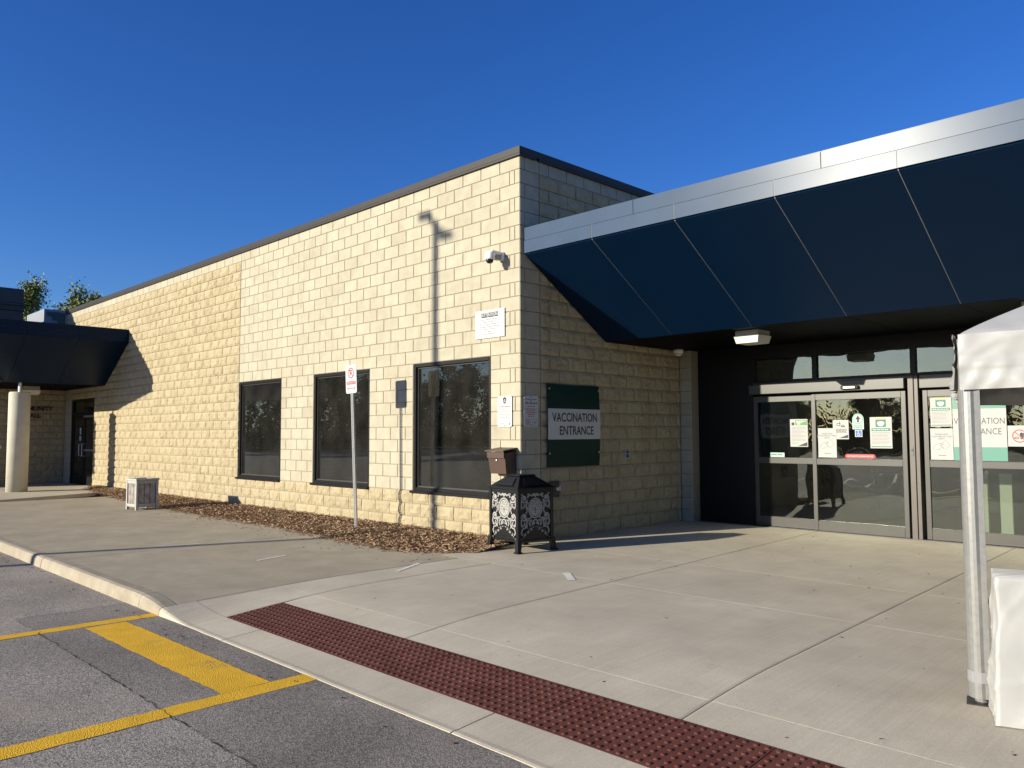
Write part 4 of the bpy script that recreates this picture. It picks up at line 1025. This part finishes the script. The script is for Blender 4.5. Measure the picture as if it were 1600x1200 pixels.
MB().prism([(-.014, .0), (.014, .0), (.014, .045), (.04, .045), (0, .105), (-.04, .045), (-.014, .045)], -.0020, -.0011).build('arrow', 'ink', t)
m = MB(); words(m, -.065, .065, -.05, .014, -.0018, rg); words(m, -.06, .06, -.075, .012, -.0018, rg); m.build('print', 'poster_green', t)
t = thing('wheelchair_sticker', 'small blue wheelchair sticker below the arrow sticker on the door', 'sticker', (2.955, ys, 1.475))
MB().prism(rect(-.052, .052, -.05, .05), -.001, 0).build('sheet', 'sign_white', t); MB().prism(rrect(.09, .086, .01), -.0017, -.0011).build('field', 'poster_blue', t)
m = MB().ring(.0, -.012, .021, .021, .006, -.0026, -.0018, 16, R(100), R(380)); m.ribbon([(-.004, .012), (-.002, -.004), (.016, -.004), (.024, -.026)], .006, -.0026, -.0018); m.ring(-.006, .024, .007, .007, .0065, -.0026, -.0018, 10); m.build('symbol', 'sign_white', t)
t = thing('sliding_door_sticker', 'red sliding door sticker strip low on the left sliding door', 'sticker', (2.965, ys, 1.14))
MB().prism([(-.225, 0), (-.2, -.032), (.2, -.032), (.225, 0), (.2, .032), (-.2, .032)], -.001, 0).build('sheet', 'sign_red', t); text_mb('AUTOMATIC SLIDING DOOR', .032, -.0018, 0, 0, .0003, .88).build('lettering', 'sign_white', t)
t = thing('glass_sticker', 'pale oblong sticker low on the shaded left fixed pane', 'sticker', (1.64, yg, 1.14))
MB().prism(rect(-.12, .12, -.035, .035), -.001, 0).build('sheet', 'poster_mint', t); m = MB(); words(m, -.1, .1, .008, .018, -.0018, rg); m.build('print', 'poster_green', t)

# ------------------------------------------------------------------ litter bin
bn = thing('litter_bin', 'black cast iron litter bin with pale scrollwork panels at the building corner', 'bin', (.385, -.385, 0), R(-6))
H = .295
def scroll(cx, cz, r, turns, a0, sgn, n=22):
    return [(cx + sgn * r * (1 - .78 * i / n) * math.cos(a0 + turns * 2 * math.pi * i / n), cz + r * (1 - .78 * i / n) * math.sin(a0 + turns * 2 * math.pi * i / n)) for i in range(n + 1)]
orn = MB(); y0, y1 = -.010, 0.0
orn.ring(0, .085, .105, .125, .016, y0, y1, 36); orn.ring(0, .085, .082, .100, .0815, y0 + .002, y1, 36)
for s_ in (1, -1):
    for cz in (.205, -.015):
        orn.ribbon(scroll(s_ * .165, cz, .052, 1.25, R(200), s_), .017, y0, y1); orn.ring(s_ * .165, cz, .018, .018, .0175, y0, y1, 12)
        orn.ribbon([(s_ * .205, cz - .03), (s_ * .212, cz - .08), (s_ * .19, cz - .12), (s_ * .155, cz - .10), (s_ * .160, cz - .065)], 0.0159, y0, y1)
    orn.ribbon([(s_ * .115, .215), (s_ * .085, .255), (s_ * .05, .235), (s_ * .03, .262), (0, .245)], 0.0187, y0, y1)
    orn.ribbon([(s_ * .115, .19), (s_ * .135, .13), (s_ * .12, .06), (s_ * .14, .02)], 0.0150, y0, y1)
    orn.ribbon([(0, -.055), (s_ * .03, -.07), (s_ * .05, -.11), (s_ * .035, -.145), (s_ * .0, -.13)], 0.0168, y0, y1)
    orn.ribbon([(s_ * .05, -.055), (s_ * .085, -.09), (s_ * .075, -.135), (s_ * .10, -.165), (s_ * .13, -.145), (s_ * .12, -.115)], 0.0159, y0, y1)
    orn.ribbon([(s_ * .12, -.05), (s_ * .125, -.10), (s_ * .15, -.15), (s_ * .19, -.16), (s_ * .205, -.205), (s_ * .19, -.235), (s_ * .17, -.215)], 0.0159, y0, y1)
    orn.ribbon([(s_ * .145, -.19), (s_ * .175, -.255), (s_ * .21, -.29)], 0.0150, y0, y1); orn.ribbon([(s_ * .215, .17), (s_ * .218, .06)], 0.0112, y0, y1)
    orn.ribbon([(s_ * .06, -.02), (s_ * .09, -.045), (s_ * .13, -.035)], 0.0150, y0, y1)
orn.ribbon([(-.03, .25), (0, .225), (.03, .25)], 0.0150, y0, y1)
for s_ in (1, -1):
    for (cx, cz, r_, a_) in ((.10, .245, .022, 20), (.118, .155, .020, 200), (.13, .09, .018, 90), (.19, .10, .020, 150), (.205, .14, .016, 300), (.09, -.075, .020, 30), (.11, -.20, .018, 120), (.06, -.165, .018, 210), (.20, -.12, .018, 60), (.15, -.235, .016, 330), (.025, -.10, .016, 90), (.20, .255, .018, 10), (.14, -.05, .018, 250), (.085, -.11, .014, 10)):
        orn.ribbon(scroll(s_ * cx, cz, r_, 1.0, R(a_), s_, 10), .009, y0, y1)
leafs = MB()
for a in range(0, 360, 30):
    for r_ in (.032, .056):
        if r_ < .04 and a % 60: continue
        c, s_ = math.cos(R(a)), math.sin(R(a)); x, z_ = r_ * c, .098 + r_ * 1.1 * s_
        if z_ < .055 and abs(x) < .03: continue
        leafs.prism([(x + .012 * c, z_ + .012 * s_), (x - .005 * s_, z_ + .005 * c), (x - .010 * c, z_ - .010 * s_), (x + .005 * s_, z_ - .005 * c)], y0 + .0005, y0 + .0019)
leafs.ribbon([(0, .02), (0, .10)], .007, y0 + .0005, y0 + .0019)
orn.v = [(a * 1.12, b_, c * 1.03) for a, b_, c in orn.v]; leafs.v = [(a * 1.12, b_, c * 1.03) for a, b_, c in leafs.v]
om = orn.mesh('scrollwork', 'cream_iron'); lm = leafs.mesh('tree_emblem', 'black_iron')
arch = MB(); arch.ring(0, -.31, .225, .185, .018, -.012, 0, 22, R(0), R(180)); am = arch.mesh('arch', 'black_iron')
bk = MB().prism([(-H + .05, -.31), (H - .05, -.31), (H - .05, .27), (-H + .05, .27)], .004, .012); bm_ = bk.mesh('panel', 'black_iron')
for k in range(4):
    a = k * math.pi / 2; Mx = Matrix.Rotation(a, 4, 'Z'); 
    def put(nm, me, d, z): 
        o = link(nm, me, bn); o.location = Mx @ Vector((0, -d, z)); o.rotation_euler = (0, 0, a); return o
    zc = .46
    p_ = put('panel', bm_, H - .016, zc)
    for nm, me, dd in (('scrollwork', om, 0), ('tree_emblem', lm, 0), ('arch', am, 0)):
        o = link(nm, me, p_); o.location = (0, .004, 0)
fr = MB()
for sx in (-1, 1):
    for sy in (-1, 1): MB().cbox(sx * (H - .022) - .026, sx * (H - .022) + .026, sy * (H - .022) - .026, sy * (H - .022) + .026, .13, .79, .008).build('corner_post', 'black_iron', bn)
for k, (sx, sy) in enumerate(((-1, -1), (1, -1), (1, 1), (-1, 1))):
    x, y = sx * (H - .022), sy * (H - .022); e = .034
    m = MB().hexa([(x + sx*.022 - e*.8, y + sy*.022 - e*.8, .018), (x + sx*.022 + e*.8, y + sy*.022 - e*.8, .018), (x + sx*.022 + e*.8, y + sy*.022 + e*.8, .018), (x + sx*.022 - e*.8, y + sy*.022 + e*.8, .018)], [(x - e, y - e, .17), (x + e, y - e, .17), (x + e, y + e, .17), (x - e, y + e, .17)])
    m.cbox(x + sx*.025 - .042, x + sx*.025 + .042, y + sy*.025 - .042, y + sy*.025 + .042, 0, .02, .005); m.build('leg', 'black_iron', bn)
m = MB()
for k in range(4):
    Mx = Matrix.Rotation(k * math.pi / 2, 4, 'Z'); m.merge(MB().cbox(-H + .05, H - .05, -H + .004, -H + .03, .735, .79, .004), Mx); m.merge(MB().cbox(-H + .05, H - .05, -H + .006, -H + .03, .135, .155, .003), Mx)
m.build('rail', 'black_iron', bn)
rf = MB(); e = H + .014; t_ = .125
rf.hexa([(-e, -e, .80), (e, -e, .80), (e, e, .80), (-e, e, .80)], [(-t_, -t_, .945), (t_, -t_, .945), (t_, t_, .945), (-t_, t_, .945)]); o = rf.build('lid', 'black_iron', bn)
MB().cbox(-e - .004, e + .004, -e - .004, e + .004, .785, .806, .005).build('lid_rim', 'black_iron', o)
MB().cbox(-t_ - .012, t_ + .012, -t_ - .012, t_ + .012, .945, .962, .005).build('lid_plate', 'black_iron', o)
for k in range(4):
    Mx = Matrix.Rotation(k * math.pi / 2, 4, 'Z'); pn = MB()
    def onroof(u, v): return Vector((u * (e + (t_ - e) * v) * .62, -(e + (t_ - e) * v) - .004, .80 + .145 * v + .004))
    P = [onroof(-1, .18), onroof(1, .18), onroof(1, .82), onroof(-1, .82)]
    pn.hexa([p for p in P], [p + Vector((0, -.004, .006)) for p in P]); pn.v = [tuple(Mx @ Vector(v)) for v in pn.v]; pn.build('lid_panel', 'black_iron', o)

# ------------------------------------------------------------------ wooden planter box
pb = thing('wooden_planter', 'square weathered grey wooden planter box in front of the wall', 'planter', (-9.1, -1.68, 0), R(5))
S_ = .20; Hh = .62
m = MB()
for sx in (-1, 1):
    for sy in (-1, 1): MB().cbox(sx * S_ - .024, sx * S_ + .024, sy * S_ - .024, sy * S_ + .024, 0, Hh - .04, .004).build('corner_post', 'planter_frame', pb)
for k in range(4):
    Mx = Matrix.Rotation(k * math.pi / 2, 4, 'Z')
    for z0, z1 in ((.06, .12), (Hh - .10, Hh - .041)):
        m = MB().cbox(-S_ + .031, S_ - .031, -S_ - .022, -S_ + .02, z0, z1, .004); m.v = [tuple(Mx @ Vector(v)) for v in m.v]; m.build('rail', 'planter_frame', pb)
    for i in range(3):
        w_ = (2 * S_ - .07) / 3; a = -S_ + .035 + i * w_
        m = MB().cbox(a + .004, a + w_ - .004, -S_ - .006, -S_ + .012, .121, Hh - .101, .003); m.v = [tuple(Mx @ Vector(v)) for v in m.v]; m.build('board', 'wood_grey', pb)
    m = MB().hexa([(-S_ - .034, -S_ - .034, Hh - .039), (S_ + .034, -S_ - .034, Hh - .039), (S_ - .05, -S_ + .05, Hh - .039), (-S_ + .05, -S_ + .05, Hh - .039)], [(-S_ - .034, -S_ - .034, Hh), (S_ + .034, -S_ - .034, Hh), (S_ - .05, -S_ + .05, Hh), (-S_ + .05, -S_ + .05, Hh)])
    m.v = [tuple(Mx @ Vector(v)) for v in m.v]; m.build('top_board', 'planter_frame', pb)
MB().box(-S_ + .02, S_ - .02, -S_ + .02, S_ - .02, .05, Hh - .12).build('soil', 'soil', pb)

# ------------------------------------------------------------------ tent and its weight
T0 = Vector((6.33, -2.80, 0)); bd = Vector((-.262, .965, 0)).normalized(); ad = Vector((bd.y, -bd.x, 0))
tent = thing('pop_up_tent', 'white vinyl pop up tent on aluminium legs at the right edge', 'tent', T0, math.atan2(ad.y, ad.x))
SZ = 3.0; ZV, ZE, ZA = 1.72, 2.03, 2.75
def ridge(x, y, z):
    a = 1 - abs(noise.noise((x * 3.1 + z * 2, y * 3.1, z * 4.3))) * 3.2; b_ = 1 - abs(noise.noise((x * 5.3 - z * 4 + 9, y * 5.3, z * 6 + 3))) * 4
    return max(0, a) ** 2 * .7 + max(0, b_) ** 2 * .5
def wr(x, y, z, s=1.0): return noise.noise((x * 5.1, y * 5.1, z * 7)) * .022 * s + ridge(x, y, z) * .030 * s
def vside(mb, A, B, zb, zt, n=120, m_=16, seed=0):
    vs = []; fs = []; d = (B - A); nr = Vector((d.y, -d.x, 0)).normalized()
    for j in range(m_ + 1):
        for i in range(n + 1):
            u = i / n; v = j / m_; p = A + d * u; z = zb + (zt - zb) * v
            q_ = p + nr * (.012 + wr(p.x + seed, p.y, z, 1.3) * (1 - v * .5) + .01 * (1 - v)); vs.append((q_.x, q_.y, z + .006 * math.sin(u * 14)))
    w_ = n + 1
    for j in range(m_):
        for i in range(n): fs.append((j*w_+i, j*w_+i+1, (j+1)*w_+i+1, (j+1)*w_+i))
    mb.add(vs, fs)
cs = [Vector((-.05, -.05, 0)), Vector((SZ + .05, -.05, 0)), Vector((SZ + .05, SZ + .05, 0)), Vector((-.05, SZ + .05, 0))]
rfm = MB(); ap = Vector((SZ / 2, SZ / 2, ZA))
for k in range(4):
    A, B = cs[k], cs[(k+1) % 4]; n = 60; vs = []; fs = []; row = {}
    for j in range(n + 1):
        for i in range(n + 1):
            u, v = i / n, j / n; p = (A + (B - A) * u) * (1 - v) + Vector((ap.x, ap.y, 0)) * v; z = ZE + (ZA - ZE) * v ** .88
            sag = -.05 * math.sin(math.pi * u) * (1 - v) * v * 2; e_ = min(u, 1 - u) * 6
            z += (wr(p.x, p.y, k * 3.1, 1.2) * min(1, e_) + sag) * (1 if 0 < j < n else 0)
            row[i, j] = len(vs); vs.append((p.x, p.y, z))
    for j in range(n):
        for i in range(n): fs.append((row[i, j], row[i+1, j], row[i+1, j+1], row[i, j+1]))
    rfm.add(vs, fs)
rfm.build('roof', 'vinyl', tent, smooth=True)
va = MB()
for k in range(4): vside(va, cs[k], cs[(k+1) % 4], ZV, ZE + .004, seed=k * 3)
o = va.build('valance', 'vinyl', tent, smooth=True)
def legp(x, y):
    pts = []; r_ = .064
    for k in range(24):
        a = 2 * math.pi * k / 24; c, s_ = math.cos(a), math.sin(a)
        if c < .15: pts.append((x + r_ * c, y + r_ * s_))
        else: pts.append((x + r_ * (.15 if False else min(c, .72)) * 1.0, y + max(-r_ * .85, min(r_ * .85, r_ * 1.2 * s_))))
    vs = [(a, b_, .03) for a, b_ in pts] + [(a, b_, ZE - .02) for a, b_ in pts]; n = 24
    return MB().add(vs, [tuple(range(n - 1, -1, -1)), tuple(range(n, 2 * n))] + [(i, (i+1) % n, n + (i+1) % n, n + i) for i in range(n)])
for (x, y) in ((0, 0), (SZ, 0), (SZ, SZ), (0, SZ)):
    l_ = legp(x, y).build('leg', 'alu', tent)
    MB().cbox(x - .075, x + .065, y - .085, y + .065, 0, .007, .002).build('foot_plate', 'steel_dark', l_)
    MB().tube([(x, y, .115), (x, y, .175)], .0675, 16).build('tape_wrap', 'duct_tape', l_)
    MB().tube([(x, y, .0), (x, y, .12)], .036, 14).build('inner_tube', 'alu', l_)
tb = MB()
for (a, c) in (((0, 0), (SZ, 0)), ((SZ, 0), (SZ, SZ)), ((SZ, SZ), (0, SZ)), ((0, SZ), (0, 0))): tb.tube([(a[0], a[1], ZE - .03), (c[0], c[1], ZE - .03)], .015, 8)
tb.build('truss', 'alu', tent)
wt = thing('tent_weight', 'white vinyl covered weight block standing beside the tent leg', 'tent weight', (6.72, -2.90, 0), R(20))
def cover(w, d, h, n=30):
    mb = MB(); per = [(-w/2 + w*i/n, -d/2) for i in range(n)] + [(w/2, -d/2 + d*i/n) for i in range(n)] + [(w/2 - w*i/n, d/2) for i in range(n)] + [(-w/2, d/2 - d*i/n) for i in range(n)]
    L = len(per); vs = []; fs = []; rows = 40
    for j in range(rows + 1):
        v = j / rows; z = h * v
        for (x, y) in per:
            fl = 1.06 - .08 * v + .03 * (1 - v) ** 3; k = wr(x * 1.2 + 4, y * 1.2, z * .8, .55)
            r_ = math.hypot(x, y); vs.append((x * fl + x / r_ * k, y * fl + y / r_ * k, z + (.012 * noise.noise((x * 6, y * 6, 2)) if j in (0, rows) else 0) * (1 if j else .4) + (0.004 if j == 0 else 0)))
    for j in range(rows):
        for i in range(L): fs.append((j*L+i, j*L+(i+1) % L, (j+1)*L+(i+1) % L, (j+1)*L+i))
    vs.append((0, 0, h + .02)); c = len(vs) - 1
    fs += [(rows*L+i, rows*L+(i+1) % L, c) for i in range(L)]
    return mb.add(vs, fs)
o = cover(.56, .30, .745).build('cover', 'vinyl', wt, smooth=True)

# ------------------------------------------------------------------ tape on the ground
for lb, a, c, w_ in (('pale tape strip on the old walk nearest the planter', (-3.19, -3.57), (-3.14, -3.05), .035), ('pale tape strip on the old walk right of the pole shadow', (-1.2, -3.23), (-1.33, -2.78), .045),
                 ('pale tape strip on the slab edge below the mulch corner', (.60, -2.53), (.34, -2.02), .05), ('short wide tape strip on the apron joint right of the bin', (1.97, -1.31), (2.30, -1.60), .085)):
    m = MB(); strip(m, a, c, w_, .0035, 8, .003, seed=int(a[0]*10)); o = m.build('tape_strip', 'tape'); tag(o, lb, 'tape', 'tape strips on the ground')

# ------------------------------------------------------------------ lamp post casting its shadow on the wall
lp = thing('lamp_post', 'tall dark twin headed car park lamp post, seen by its shadow on the wall', 'lamp post', (-1.85 - .37 * 14, -14, ROAD_Z), 0)
MB().hexa([(-.065, -.065, .6), (.065, -.065, .6), (.065, .065, .6), (-.065, .065, .6)], [(-.05, -.05, 9.06), (.05, -.05, 9.06), (.05, .05, 9.06), (-.05, .05, 9.06)]).build('pole', 'lamp_body', lp)
MB().lathe([(.28, 0), (.28, .6), (.25, .62)], 24).build('base', 'concrete_column', lp)
for s_ in (-1, 1):
    MB().box(-.03, .03, min(s_ * .07, s_ * .56), max(s_ * .07, s_ * .56), 8.97, 9.02).build('arm', 'lamp_body', lp)
    hd_ = MB().cbox(-.15, .15, min(s_ * .56, s_ * .80), max(s_ * .56, s_ * .80), 8.95, 9.03, .02).build('lamp_head', 'lamp_body', lp)
    MB().box(-.15, .15, min(s_ * .59, s_ * .77), max(s_ * .59, s_ * .77), 8.942, 8.949).build('lens', 'lamp_lens', hd_)

# ------------------------------------------------------------------ trees
def tree_parts(H_, cr, seed, leaves, lsize, upright=.6, base=.28):
    q = random.Random(seed); wood = MB(); lf = MB(); tips = []
    def grow(p, d, L, r, lev):
        n = 4; pts = [p]; dd = d.copy(); cur = p
        for i in range(n):
            dd = (dd + Vector((q.gauss(0, .12 if lev else .025), q.gauss(0, .12 if lev else .025), .10 * upright))).normalized(); cur = cur + dd * (L / n); pts.append(cur)
        wood.tube(pts, [r * (1 - .6 * i / n) for i in range(n + 1)], 6 if lev < 2 else 4, cap=False)
        if lev >= 2: tips.extend(pts[1:])
        if lev < 3:
            for i in range(3 if lev else 7):
                t = q.uniform(.35, 1.0) if lev else base + (1 - base) * (i + .5) / 7
                k = min(n - 1, int(t * n)); b_ = pts[k].lerp(pts[k+1], t * n - k)
                az = q.uniform(0, 6.28) if lev else i * 2.4; el = q.uniform(.4, 1.0) * upright + .1
                nd = Vector((math.cos(az) * math.cos(el), math.sin(az) * math.cos(el), math.sin(el))) * .75 + dd * .5
                grow(b_, nd.normalized(), (cr * (1.15 - .55 * t) if lev == 0 else L * .55) * q.uniform(.8, 1.15), r * (.42 if lev == 0 else .5), lev + 1)
    grow(Vector((0, 0, 0)), Vector((0, 0, 1)), H_ * .86, H_ * .016, 0)
    for i in range(leaves):
        p = tips[q.randrange(len(tips))] + Vector((q.gauss(0, cr * .09), q.gauss(0, cr * .09), q.gauss(0, cr * .09)))
        a = Vector((q.gauss(0, 1), q.gauss(0, 1), q.gauss(0, .7))).normalized(); b_ = a.orthogonal().normalized(); b_ = Matrix.Rotation(q.uniform(0, 6.28), 3, a) @ b_; s_ = lsize * q.uniform(.6, 1.3)
        lf.add([p - b_ * s_ * .5, p + a * s_ * .32, p + b_ * s_ * .5, p - a * s_ * .32], [(0, 1, 2, 3)])
    return wood, lf
# behind the roof, left: three trees
for i, (pos, H_, cr, lab, sd) in enumerate((((-52.2, 5.9, -.17), 11.1, 3.1, 'tall leafy tree showing above the roof beside the dark roof screen', 3), ((-43.2, 6.6, -.17), 9.5, 2.6, 'leafy tree top showing above the grey rooftop unit', 8), ((-38.8, 6.9, -.17), 9.1, 1.9, 'smallest leafy tree top showing above the parapet end', 14))):
    tr = thing('leafy_tree', lab, 'tree', pos, i * 1.3, 'trees behind the building'); wd, lf = tree_parts(H_, cr, sd, 7500, .17, 1.3, .55)
    wd.build('trunk', 'bark', tr); lf.build('crown', 'leaf', tr)
# wood edge across the car park, seen in the glass
import numpy as np
wood = MB(); q = random.Random(77); rn = np.random.default_rng(5)
var = []
for k in range(4):
    w_, l_ = tree_parts(10, 4.2, 50 + k, 9000, .30, .55, .10); var.append((w_, np.array(l_.v).reshape(-1, 4, 3)))
spots = []
for i in range(15): spots.append((-80 + i * 5.2 + q.uniform(-1.5, 1.5), -50 - q.uniform(0, 8) - max(0, (i - 8)) * 2, .80 + q.uniform(-.12, .14) if i < 9 else .50 + q.uniform(-.05, .06)))
for i in range(9): spots.append((-72 + q.uniform(-5, 3), -46 + i * 4.5, 1.0 + q.uniform(-.2, .2)))
for i in range(10): spots.append((0 + i * 6 + q.uniform(-2, 2), -68 - q.uniform(0, 6), .52 + q.uniform(-.06, .08)))
quads = []
for (x, y, s_) in spots:
    w_, l_ = var[q.randrange(4)]; a = q.uniform(0, 6.28); sx = s_ * q.uniform(.95, 1.3)
    M = Matrix.Translation((x, y, -.2)) @ Matrix.Rotation(a, 4, 'Z') @ Matrix.Diagonal((sx, sx, s_, 1))
    wood.merge(w_, M); A = np.array(M); quads.append(l_ @ A[:3, :3].T + A[:3, 3])
    n = 2600; hz = 3.0 * s_                                       # undergrowth along the wood edge
    c = np.stack([x + rn.normal(0, 3.4, n), y + rn.normal(0, 1.6, n) + 1, np.abs(rn.normal(0, hz, n))], 1)
    u = rn.normal(0, 1, (n, 3)); u /= np.linalg.norm(u, axis=1)[:, None]; v = np.cross(u, rn.normal(0, 1, (n, 3))); v /= np.linalg.norm(v, axis=1)[:, None]
    sz = rn.uniform(.2, .5, n)[:, None]
    quads.append(np.stack([c - v * sz * .5, c + u * sz * .35, c + v * sz * .5, c - u * sz * .35], 1))
Q = np.concatenate(quads).astype(np.float32); nq = len(Q)
me = bpy.data.meshes.new('woodland'); me.vertices.add(nq * 4); me.vertices.foreach_set('co', Q.ravel()); me.loops.add(nq * 4); me.loops.foreach_set('vertex_index', np.arange(nq * 4, dtype=np.int32))
me.polygons.add(nq); me.polygons.foreach_set('loop_start', np.arange(0, nq * 4, 4, dtype=np.int32)); me.polygons.foreach_set('loop_total', np.full(nq, 4, dtype=np.int32)); me.materials.append(MATS['leaf_dark']); me.update(calc_edges=True)
wr_ = link('woodland', me); tag(wr_, 'dark row of trees across the car park, mirrored in the windows', 'trees', kind='stuff')
wood.build('trunks', 'bark', wr_)

# ------------------------------------------------------------------ litter of small bits on the paving
q = random.Random(99); db = MB()
for i in range(420):
    if i < 200: x = q.uniform(-8, .3); y = -1.5 - abs(q.gauss(0, .25)) - .02 * abs(x); sz = q.uniform(.006, .02)
    elif i < 330: x = q.uniform(.5, 8.5); y = q.uniform(-4.0, 3.8); sz = q.uniform(.004, .016)
    else: x = q.uniform(-6, 7); y = q.uniform(-5.2, -4.99); sz = q.uniform(.005, .02)
    z = (hgt(x, y) if y > -4.9 else ROAD_Z + .002) + .002
    a = q.uniform(0, 6.28); w_ = sz * q.uniform(.3, .8); c, s_ = math.cos(a), math.sin(a)
    db.add([(x - c * sz - s_ * w_, y - s_ * sz + c * w_, z), (x + c * sz, y + s_ * sz, z + sz * .25), (x - c * sz + s_ * w_, y - s_ * sz - c * w_, z), (x - c * sz * .3, y - s_ * sz * .3, z + sz * .4)], [(0, 2, 1), (0, 1, 3), (1, 2, 3), (2, 0, 3)])
o = db.build('paving_debris', 'mulch_soil'); tag(o, 'tiny scattered bits of bark and grit on the paving', 'debris', kind='stuff')
